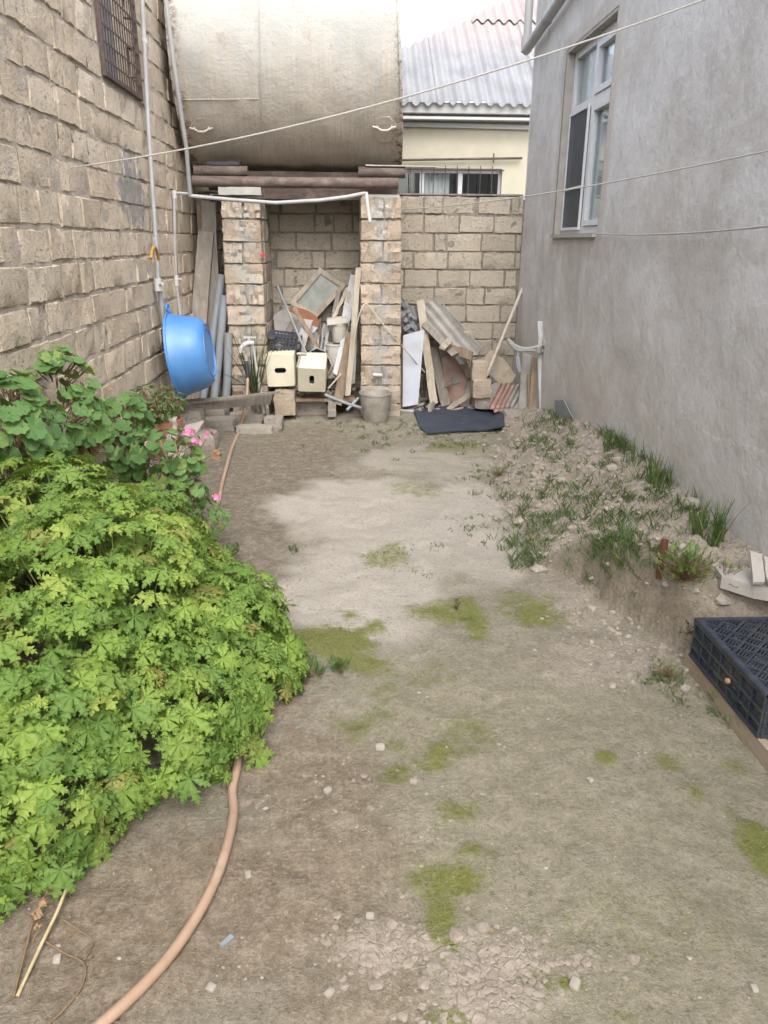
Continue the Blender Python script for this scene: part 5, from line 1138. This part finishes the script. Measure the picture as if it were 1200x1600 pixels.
for i, (_, p, n_, tip, sz, q) in enumerate(L_):
    M = basis(n_, tip); k = rr.randrange(9)
    if i < 298: put_leaf(SCM[k], M, p, sz, bush)
    else: bag.add(SC[k], M, p, sz, rr.random())
    if rr.random() < .3:
        base = Vector((-.95 + (p.x + .95) * .35, 2.75 + (p.y - 2.75) * .45, max(.03, p.z * .35)))
        m = p.lerp(base, .12) - Vector((0, 0, .01)); e = p.lerp(base, .28) - Vector((0, 0, .02)); stems.tube([p, m, e], [.0018, .0022, .0032], 4, cap=False)
for i in range(26):
    a = L_[rr.randrange(len(L_))][1]; base = Vector((-.95 + rr.uniform(-.25, .25), 2.75 + rr.uniform(-.5, .5), .0)); stems.tube([base, base.lerp(a, .5) + Vector((0, 0, .06)), base.lerp(a, .93)], [.011, .008, .004], 6)
stuff(bag.build('foliage', 'leaf_scented', bush)); stuff(stems.build('stems', 'stem_green', bush, smooth=2))

# ---- zonal geraniums
def zonal(label, base, ells, n, seed, size=(.026, .058), dry=4, stemn=6, name='zonal_geranium'):
    t = thing(name, label, 'plant', base, 'round leaved geraniums behind the bush'); rr = random.Random(seed); st = MB(); b = Vector(base)
    pts_ = sorted(shell_points(ells, n, rr, .7), key=lambda a: a[0].z); dz_ = pts_[0][0].z
    for i, (p, nn, q) in enumerate(pts_):
        n_ = (nn * .9 + Vector((0, 0, rr.uniform(.2, .9))) + Vector((0, -.25, 0)) + Vector((rr.gauss(0, .25), rr.gauss(0, .25), rr.gauss(0, .2)))).normalized()
        tip = nn * .5 + Vector((rr.gauss(0, .4), rr.gauss(0, .4), -.7)); M = basis(n_, tip); sz = rr.uniform(*size)
        put_leaf(ZNM[rr.randrange(8)] if i >= dry * 4 or i % 4 else ZND[i % 2], M, p, sz, t)
        e = ells[0]; inn = p.lerp(Vector((e[0], e[1], p.z - .12)), .6); st.tube([p, p.lerp(inn, .5) - Vector((0, 0, .005)), inn], [.0022, .0026, .0035], 4, cap=False)
    for i in range(stemn):
        e = ells[rr.randrange(len(ells))]; top = Vector(e[:3]) + Vector((rr.uniform(-.4, .4) * e[3], rr.uniform(-.4, .4) * e[4], e[5] * .5)); q = b + Vector((rr.uniform(-.05, .05), rr.uniform(-.05, .05), 0))
        st.tube([q, q.lerp(top, .5) + Vector((rr.uniform(-.03, .03), rr.uniform(-.03, .03), 0)), top], [.012, .010, .007], 6)
    stuff(st.build('stems', 'stem_brown', t, smooth=2)); return t
def umbel(parent, c, r, n, mat, stem_from, rr):
    mb = MB(); c = Vector(c)
    for i in range(n):
        d = Vector((rr.gauss(0, 1), rr.gauss(0, 1), abs(rr.gauss(0, .8)) - .2)).normalized(); fc = c + d * r * rr.uniform(.5, 1); M = basis(d, (rr.gauss(0, 1), rr.gauss(0, 1), 1))
        for k in range(5):
            a = 2 * math.pi * k / 5; q = [Vector((0, 0, 0)), Vector((.006, .008, .001)), Vector((.004, .015, .003)), Vector((-.004, .015, .003)), Vector((-.006, .008, .001))]; Rz = Matrix.Rotation(a, 3, 'Z')
            mb.add([M @ (Rz @ v) * 1.15 + fc for v in q], [(0, 1, 2, 3, 4)])
    f = mb.build('flower', mat, parent); MB().tube([c, c.lerp(Vector(stem_from), .5) + Vector((.01, 0, .01)), stem_from], .0032, 5).build('flower_stalk', 'stem_green', f, smooth=2)
def gp_(px, py, Y): return ay(px, py, Y)
c_ = lambda px, py, Y, rx, ry, rz: (*ay(px, py, Y), rx, ry, rz)
zonal('tall round leaved geranium rising against the stone wall behind the bush', (-1.46, 4.0, 0), [c_(88, 600, 3.95, .17, .17, .17), c_(95, 655, 3.95, .21, .2, .19), c_(60, 690, 3.7, .17, .17, .19)], 150, 31, dry=8)
zonal('pale round leaved geranium cut off at the left picture edge', (-1.50, 3.4, 0), [c_(12, 625, 3.38, .12, .16, .13), c_(5, 670, 3.32, .15, .16, .16)], 70, 32, dry=3)
zonal('middle round leaved geranium below the potted plant', (-1.28, 4.7, 0), [c_(195, 655, 4.75, .17, .2, .17), c_(170, 705, 4.6, .24, .22, .2)], 110, 33, dry=3)
zf = zonal('round leaved geranium with pink flowers next to the hose', (-1.02, 4.55, 0), [c_(265, 715, 4.55, .20, .2, .19), c_(280, 765, 4.55, .19, .2, .2), c_(250, 700, 4.4, .2, .15, .12)], 150, 34, dry=4)
rr = random.Random(5)
for (px, py, Y, r_, n, m_) in ((295, 676, 4.55, .035, 14, 'petal'), (326, 679, 4.6, .030, 10, 'petal'), (306, 693, 4.5, .035, 10, 'petal'), (338, 778, 4.5, .022, 12, 'petal'), (246, 696, 4.45, .03, 6, 'petal_dry'), (338, 712, 4.55, .03, 10, 'petal_dry'), (232, 694, 4.4, .015, 3, 'petal')):
    c = ay(px, py, Y); umbel(zf, c, r_, n, m_, ay(272 + (px - 272) * .35, 735, 4.55), rr)
# low dark scented plant under the flowers
lows = thing('trailing_geranium', 'dark green cut leaved plant trailing beside the hose', 'plant', (-.98, 4.35, 0)); rr = random.Random(8)
lme = [leaf_mesh('dark_cut_leaf', L, 'leaf_zonal') for L in SC[:3]]
for (p, nn, q) in shell_points([c_(300, 810, 4.4, .2, .24, .13), c_(250, 800, 4.3, .24, .2, .2)], 110, rr):
    put_leaf(lme[rr.randrange(3)], basis((nn + Vector((0, -.2, .6)) + Vector((rr.gauss(0, .3), rr.gauss(0, .3), 0))), nn + Vector((0, 0, -.4))), p, rr.uniform(.035, .055), lows)
# potted plant
pc = ay(252, 672, 5.6); pot = thing('terracotta_pot', 'terracotta pot behind the geraniums holding a small leaved plant', 'pot', pc - Vector((0, 0, .16)))
class Q2:
    def __matmul__(s, v): return v + pc - Vector((0, 0, .16))
MB().lathe([(0, 0), (.10, 0), (.145, .20), (.16, .20), (.162, .245), (.148, .248), (.140, .20), (0, .20)], Q2(), 28).build('body', 'terracotta', pot, smooth=True)
tag(rock('stone', pc - Vector((0, -.02, .30)), (.4, .4, .34), 'stone_rubble', 44, .7).build('stone', 'stone_rubble', smooth=True), 'rough stone under the terracotta pot behind the geraniums', 'stone')
pp_ = thing('potted_plant', 'dark small leaved bushy plant growing in the terracotta pot', 'plant', pc + Vector((0, 0, .05))); bag = LeafBag(); st = MB(); LS = [leaf_simple(s, .55) for s in range(2)]; rr = random.Random(12)
for (p, nn, q) in shell_points([c_(243, 628, 5.6, .21, .2, .12), c_(230, 640, 5.5, .2, .18, .10)], 420, rr, .5):
    bag.add(LS[0], basis(nn + Vector((rr.gauss(0, .5), rr.gauss(0, .5), .6)), nn + Vector((rr.gauss(0, .5), 0, 0))), p, rr.uniform(.03, .05), rr.random()); 
    if rr.random() < .25: st.tube([p, p.lerp(pc + Vector((0, 0, .05)), .5) + Vector((0, 0, .03)), pc + Vector((0, 0, .03))], .003, 4, cap=False)
stuff(bag.build('foliage', 'leaf_small', pp_)); stuff(st.build('stems', 'stem_brown', pp_, smooth=2))
tag(MB().plank(ay(268, 690, 5.5), ay(267, 650, 5.5), .085, .03).build('leaning_tile', 'slab'), 'pale upright slat right of the terracotta pot', 'slat')
tag(MB().sheet([ay(282, 680, 5.6), ay(290, 664, 5.75), ay(319, 657, 5.85), ay(308, 676, 5.65)], .012, n=(0, -.5, .8)).build('metal_plate', 'galvanised'), 'grey metal plate lying behind the pink flowers', 'plate')

# ---- narrow leaved plant by the left pier
def blades(mb_or_bag, base, n, L, spread, w, rr, bend=.5):
    b = Vector(base)
    for i in range(n):
        a = rr.uniform(0, 2 * math.pi); s_ = spread * rr.uniform(.25, 1); d = Vector((math.cos(a) * s_, math.sin(a) * s_, 1)).normalized(); l = L * rr.uniform(.45, 1.0); sd = d.cross(Vector((rr.gauss(0, 1), rr.gauss(0, 1), .1))).normalized(); o = b + Vector((rr.gauss(0, .012), rr.gauss(0, .012), 0)) * (1 + spread)
        out = Vector((d.x, d.y, 0)); V = []; seg = 5
        for k in range(seg + 1):
            t = k / seg; c = o + d * l * t + (out * 1.0 + Vector((0, 0, -.55))) * bend * l * t * t; ww = w * (1 - t ** 1.6) * rr.uniform(.9, 1.1) * (.6 + .8 * min(t * 3, 1)) * .7 + .0004
            V += [c - sd * ww, c + sd * ww]
        tint = rr.random(); V = np.array([tuple(v) for v in V]); mb_or_bag.v.append(V); mb_or_bag.f += [tuple(q + mb_or_bag.n for q in (2 * k, 2 * k + 1, 2 * k + 3, 2 * k + 2)) for k in range(seg)]; mb_or_bag.n += len(V); mb_or_bag.t.append(np.full(len(V), tint)); mb_or_bag.ve.append(np.zeros(len(V)))
yb_ = ay(398, 612, 7.72); yu = thing('narrow_leaved_plant', 'dark plant with long narrow leaves behind the white tap', 'plant', (yb_.x, yb_.y, 0)); bag = LeafBag(); rr = random.Random(15)
blades(bag, yb_ - Vector((0, 0, .1)), 34, .95, .42, .008, rr, .22); blades(bag, yb_, 14, .5, 1.1, .006, rr, .3)
stuff(bag.build('foliage', 'blade_dark', yu)); MB().tube([(yb_.x, yb_.y, 0), yb_], .014, 6).build('stem', 'stem_brown', yu)

# ---- grass clumps along the house and over the mound
rr = random.Random(77); gl = ['tall grass clump against the house nearest the pile', 'broad tall grass tuft at the top of the mound', 'lean tall grass stalks against the bare plaster', 'tall grass clump near the middle of the house foot', 'dense tall grass clump highest against the plaster', 'nearest tall grass clump at the foot of the house']
for i, (px, py, n, L, sp_, wd) in enumerate(((985, 700, 100, .25, .4, .16), (1014, 728, 46, .17, .5, .10), (1048, 712, 7, .30, .12, .02), (1072, 762, 80, .30, .3, .12), (1090, 800, 60, .22, .5, .14), (1112, 838, 130, .36, .35, .13))):
    p = ag(px, py, -.01); p.x = min(p.x, XR - .05)
    g_ = thing('grass_clump', gl[i], 'grass', p, 'grass clumps along the house'); bag = LeafBag()
    for k in range(6):
        q_ = p + Vector((rr.uniform(-.09, .03), rr.uniform(-wd, wd), 0)); q_.x = min(q_.x, XR - .03); q_.z = gz(q_.x, q_.y) - .005
        blades(bag, q_, n // 6 + 1, L * rr.uniform(.5, 1.1), sp_, .0040, rr, .30)
    stuff(bag.build('blades', 'blade_green', g_))
gs = thing('grass', 'short thin grass scattered over the dirt mound and yard', 'grass', (1.4, 5, 0)); gs['kind'] = 'stuff'; bag = LeafBag()
def tuft(px, py, n, L, sp_=.7, z=.15):
    p = ag(px, py, -.004); blades(bag, p, n, L, sp_, .0028, rr, .45)
for (cx_, cy_, sx_, sy_, k, L) in ((850, 690, 30, 18, 26, .12), (850, 780, 45, 40, 42, .10), (940, 800, 40, 35, 46, .11), (970, 860, 30, 35, 46, .12), (820, 870, 26, 16, 22, .13), (835, 820, 30, 18, 18, .10), (690, 690, 70, 14, 40, .07), (620, 672, 50, 8, 24, .06), (1010, 800, 40, 30, 18, .09), (1040, 770, 20, 40, 14, .12), (900, 740, 70, 60, 30, .08), (770, 745, 26, 8, 10, .06), (1000, 690, 30, 12, 14, .14), (740, 840, 30, 14, 8, .05), (640, 870, 30, 14, 8, .03), (1050, 1065, 25, 18, 14, .06), (1125, 1105, 12, 12, 6, .05), (870, 660, 20, 10, 14, .13), (480, 640, 40, 12, 16, .05), (560, 655, 30, 10, 14, .05)):
    for _ in range(int(k * 1.8)): tuft(rr.gauss(cx_, sx_), rr.gauss(cy_, sy_), rr.randint(5, 12), L * rr.uniform(.6, 1.25))
for (px, py, n, L) in ((460, 862, 26, .10), (520, 745, 8, .05), (600, 735, 6, .05), (730, 830, 8, .06), (703, 690, 10, .08), (715, 695, 8, .07), (440, 752, 5, .04)): tuft(px, py, n, L, .5, .0)
o = bag.build('blades', 'blade_green', gs); stuff(o)

# ---- little weeds
def weed(label, px, py, z, n, size, h, seed, mat='weed_leaf', name='weed', spread=.8, serr=False):
    p = ag(px, py); t = thing(name, label, 'weed', p, 'small weeds on the ground'); rr = random.Random(seed); bag = LeafBag(); st = MB()
    for i in range(n):
        a = rr.uniform(0, 6.28); u = rr.random(); d = Vector((math.cos(a), math.sin(a), rr.uniform(.1, .8))); q = p + Vector((math.cos(a) * spread * h * u, math.sin(a) * spread * h * u, h * rr.uniform(.15, 1)))
        bag.add((SC[i % 6] if serr else LS[0]), basis(d.cross(Vector((-d.y, d.x, 0))) * -1 + Vector((0, 0, .6)), d), q, size * rr.uniform(.6, 1.2), rr.random())
        st.tube([p, p.lerp(q, .6) + Vector((0, 0, .01)), q], .0016, 4, cap=False)
    stuff(bag.build('foliage', mat, t)); stuff(st.build('stems', 'stem_brown', t, smooth=2)); return t
weed('bushy weed with yellowing leaves beside the red stake', 1065, 915, .24, 210, .036, .14, 3, spread=.9)
weed('sparse green weed on the bare earth right of the stake', 1130, 915, .3, 26, .028, .11, 4, spread=1.1)
weed('grey green rosette weed beside the bush edge', 485, 1060, 0, 22, .045, .035, 5, 'leaf_small', spread=1.1)
weed('second grey green rosette right of the bush edge', 530, 1052, 0, 22, .045, .05, 6, 'leaf_small', spread=.8)
weed('small upright dark weed in the middle of the yard', 714, 955, 0, 22, .02, .07, 7, 'blade_dark', spread=.25)
weed('ferny pale sprig at the bush edge by the damp soil', 360, 880, 0, 14, .035, .09, 8, 'leaf_small', spread=.8, serr=True)
weed('green trailing weed at the foot of the mound bank', 1045, 1060, 0, 50, .018, .05, 9, spread=1.8)
weed('small leafy weed against the wooden plank', 1118, 1100, 0, 14, .03, .05, 10)
weed('tiny bright weed near the end of the wooden plank', 1140, 1135, 0, 9, .03, .035, 11)
weed('green leafy weed growing by the stone stack', 780, 632, .05, 26, .04, .14, 12, 'leaf_small', spread=.5)
weed('reddish brown low weed left of the mound', 778, 745, 0, 60, .02, .07, 13, spread=1.6)
weed('green weed poking out beneath the crate corner', 1072, 1005, .0, 12, .03, .08, 14, 'leaf_small')

# ---- dry stalk in the lower left
ds = thing('dry_stalk', 'dead straw coloured plant stalk with shrivelled leaf at lower left', 'dry plant', az(60, 1500))
gpt = lambda px, py, h=.008: (lambda p: Vector((p.x, p.y, gz(p.x, p.y) + h)))(az(px, py))
MB().tube(catmull([gpt(28, 1560), gpt(62, 1490, .02), gpt(95, 1430, .035), gpt(110, 1395, .05), gpt(110, 1375, .06)], 5), [.005] * 21, 6).build('stem', 'straw', ds, smooth=2)
MB().tube(catmull([gpt(22, 1562), gpt(36, 1510, .015), gpt(52, 1450, .02), gpt(60, 1425, .02)], 5), .0035, 5).build('twig', 'stem_brown', ds, smooth=2)
MB().tube(catmull([gpt(68, 1470), gpt(100, 1490, .012), gpt(132, 1510, .012), gpt(128, 1545, .008), gpt(100, 1580, .006), gpt(75, 1605, .006)], 5), .0028, 5).build('twig', 'stem_brown', ds, smooth=2)
MB().tube(catmull([gpt(98, 1443, .02), gpt(125, 1458, .012), gpt(146, 1475, .012), gpt(132, 1503, .01)], 5), .0022, 5).build('twig', 'stem_brown', ds, smooth=2)
rr = random.Random(9); mb = MB()
for (px, py, s_) in ((115, 1368, .05), (100, 1385, .035), (85, 1405, .03), (70, 1425, .025), (60, 1445, .022), (62, 1465, .018)):
    c = gpt(px, py, .04); vs = []
    for i in range(4):
        for j in range(4): vs.append(c + Vector(((i - 1.5) / 3 * s_ + rr.uniform(-.006, .006), (j - 1.5) / 3 * s_ + rr.uniform(-.006, .006), rr.uniform(-.014, .014))))
    mb.add(vs, [(i * 4 + j, (i + 1) * 4 + j, (i + 1) * 4 + j + 1, i * 4 + j + 1) for i in range(3) for j in range(3)])
mb.build('shrivelled_leaf', 'leaf_dry', ds)

# ================================================================== clods, crumbs, pebbles
cl_ = MB()
for _ in range(3000):
    y = RNG.uniform(3.0, 8.3); x = RNG.uniform(.95, XR - .02); h, s = mound(np.array(x), np.array(y))
    if (s <= .0 and RNG.random() > .12) or (y < 4 and RNG.random() < .7): continue
    r = min(.003 + RNG.exponential(.0065), .045); lump(cl_, (x, y, gz(x, y) + r * .25), r)
for _ in range(260):
    x, y = RNG.normal(1.30, .16), RNG.normal(3.25, .28); r = .003 + RNG.exponential(.005); lump(cl_, (x, y, gz(x, y) + r * .2), min(r, .02))
o = stuff(cl_.build('rubble', 'clod')); tag(o, 'loose clods and rubble strewn over the dirt mound', 'rubble')
cr_ = MB()
for (px, py, sx, sy, n) in ((590, 1485, 38, 24, 190), (665, 1478, 32, 12, 90), (775, 1525, 60, 36, 420), (740, 1590, 50, 18, 120), (890, 1505, 60, 14, 60), (560, 1210, 70, 60, 40), (480, 1330, 90, 90, 40), (620, 1290, 60, 60, 30)):
    for _ in range(n):
        p = az(RNG.normal(px, sx), RNG.normal(py, sy)); r = min(.0035 + RNG.exponential(.0042), .017) * (1 if n > 115 or py > 1450 else .7); lump(cr_, (p.x, p.y, gz(p.x, p.y) + r * .05), r * (.45 + RNG.random() * .8), (1.15, 1.15, .5), .3)
o = stuff(cr_.build('clay_crumbs', 'clod_pale')); tag(o, 'dried clay crumbs in patches on the near ground', 'clay crumbs')
pb_ = MB()
for _ in range(600):
    y = 1.2 + 7 * RNG.random() ** 1.7; x = RNG.uniform(-1.2, 1.5); r = min(.0018 + RNG.exponential(.0016), .008); lump(pb_, (x, y, gz(x, y) + r * .3), r, (1.2, 1, .6))
o = stuff(pb_.build('grit', 'pebble')); tag(o, 'fine pale grit sprinkled over the ground', 'grit')
pbl = [('grey rounded pebble right of the bush', 594, 1170, .018), ('white pebble in the moss ring near the bottom', 898, 1540, .016), ('white pebble on the olive ground at right', 922, 1220, .012), ('pale pebble near the clay crumbs', 578, 1436, .012), ('cream pebble left of the clay crumbs', 515, 1556, .013), ('pale pebble just right of the hose', 388, 1373, .012), ('brownish pebble near the mossy path', 646, 1226, .014), ('grey pebble on brown soil below the bush', 512, 1237, .014), ('white pebble beside the dry stalk', 90, 1502, .013), ('pale pebble at the bottom left of the hose', 330, 1546, .013), ('white pebble at the foot of the bank', 1070, 1078, .020), ('tan pebble at lower right', 1178, 1546, .010), ('white stone on the crest of the mound', 1078, 792, .05), ('light grey stone chip high on the mound', 965, 722, .035), ('pale chip in the grass of the mound', 1032, 820, .025)]
for i, (lab, px, py, r) in enumerate(pbl):
    p = ag(px, py)
    tag(rock('pebble', (p.x, p.y, gz(p.x, p.y) + r * .35), (r * 1.9, r * 1.5, r * 1.0), 'pebble', 50 + i, .5, rz=i).build('pebble', 'pebble', smooth=True), lab, 'pebble', 'single pebbles')
c = gpt(357, 1472, .006); tag(MB().box(c, (.03, .014, .008), Matrix.Rotation(.9, 3, 'Z')).box(c + Vector((-.012, -.014, 0)), (.012, .012, .010), Matrix.Rotation(.9, 3, 'Z')).build('plastic_scrap', 'pvc_blue'), 'small translucent plastic scrap right of the hose', 'scrap')

msb = LeafBag(); par = thing('moss', 'low green moss cushions growing in patches on the damp ground', 'moss', (0, 2.5, 0)); par['kind'] = 'stuff'; rr = random.Random(41)
yy_, xx_ = RNG.uniform(1.2, 5.2, 60000), RNG.uniform(-.5, 1.5, 60000)
mv = blob(moss_l, xx_, yy_, .8, 8, 61, .0) + (fbm(xx_ * 26, yy_ * 26, 7, 3) - .5) * 1.4; gzv = ground_z(xx_, yy_); k_ = 0
for x_, y_, m_, z_ in zip(xx_, yy_, mv, gzv):
    if m_ > .35 + RNG.random() * .7:
        blades(msb, (x_, y_, z_ - .001), 3, .013, 1.3, .0014, rr, .3); k_ += 1
        if k_ > 6500: break
m_leaf('moss_green', (.13, .165, .035), (.21, .25, .065), (.30, .30, .10), .15)
stuff(msb.build('tufts', 'moss_green', par))
lt = MB()
for (px, py, sx, sy, n) in ((440, 1150, 40, 60, 90), (330, 1320, 60, 50, 60), (150, 1480, 90, 50, 60), (640, 1250, 160, 140, 70), (900, 1000, 60, 40, 50), (480, 1060, 40, 30, 60), (400, 880, 40, 40, 40)):
    for _ in range(n):
        p = ag(min(max(RNG.normal(px, sx), 5), 1195), RNG.normal(py, sy), .003); a = RNG.uniform(0, 6.28); l = RNG.uniform(.006, .03)
        lt.plank(p, p + Vector((math.cos(a) * l, math.sin(a) * l, RNG.uniform(-.002, .005))), RNG.uniform(.0015, .006), .001, n=(0, 0, 1), warp=.0012, seg=2)
o = stuff(lt.build('leaf_litter', 'stem_brown')); tag(o, 'dry leaf bits and twigs littering the soil near the bush', 'litter')
sc_ = MB()
for (x0, x1, y0, y1, n) in ((-.8, .08, 8.0, 8.7, 70), (.6, 1.75, 8.1, 8.75, 110), (-1.2, -.9, 7.5, 7.9, 14)):
    for _ in range(n):
        x, y = RNG.uniform(x0, x1), RNG.uniform(y0, y1); z = gz(x, y) + (.235 if x < .08 and y > 8 else .01) + (RNG.random() ** 2 * .25 if x > .6 and y > 8.45 else 0); a = RNG.uniform(0, 6.28); l = RNG.uniform(.04, .22)
        if RNG.random() < .6: sc_.plank((x, y, z), (x + math.cos(a) * l, y + math.sin(a) * l * .6, z + RNG.uniform(0, .12)), RNG.uniform(.01, .06), RNG.uniform(.004, .02), n=(0, -.6, .8), seg=2)
        else: lump(sc_, (x, y, z + .01), RNG.uniform(.015, .05))
o = stuff(sc_.build('scraps', 'wood_grey')); tag(o, 'splintered scraps and rubble filling the junk heaps at the far end', 'scraps')
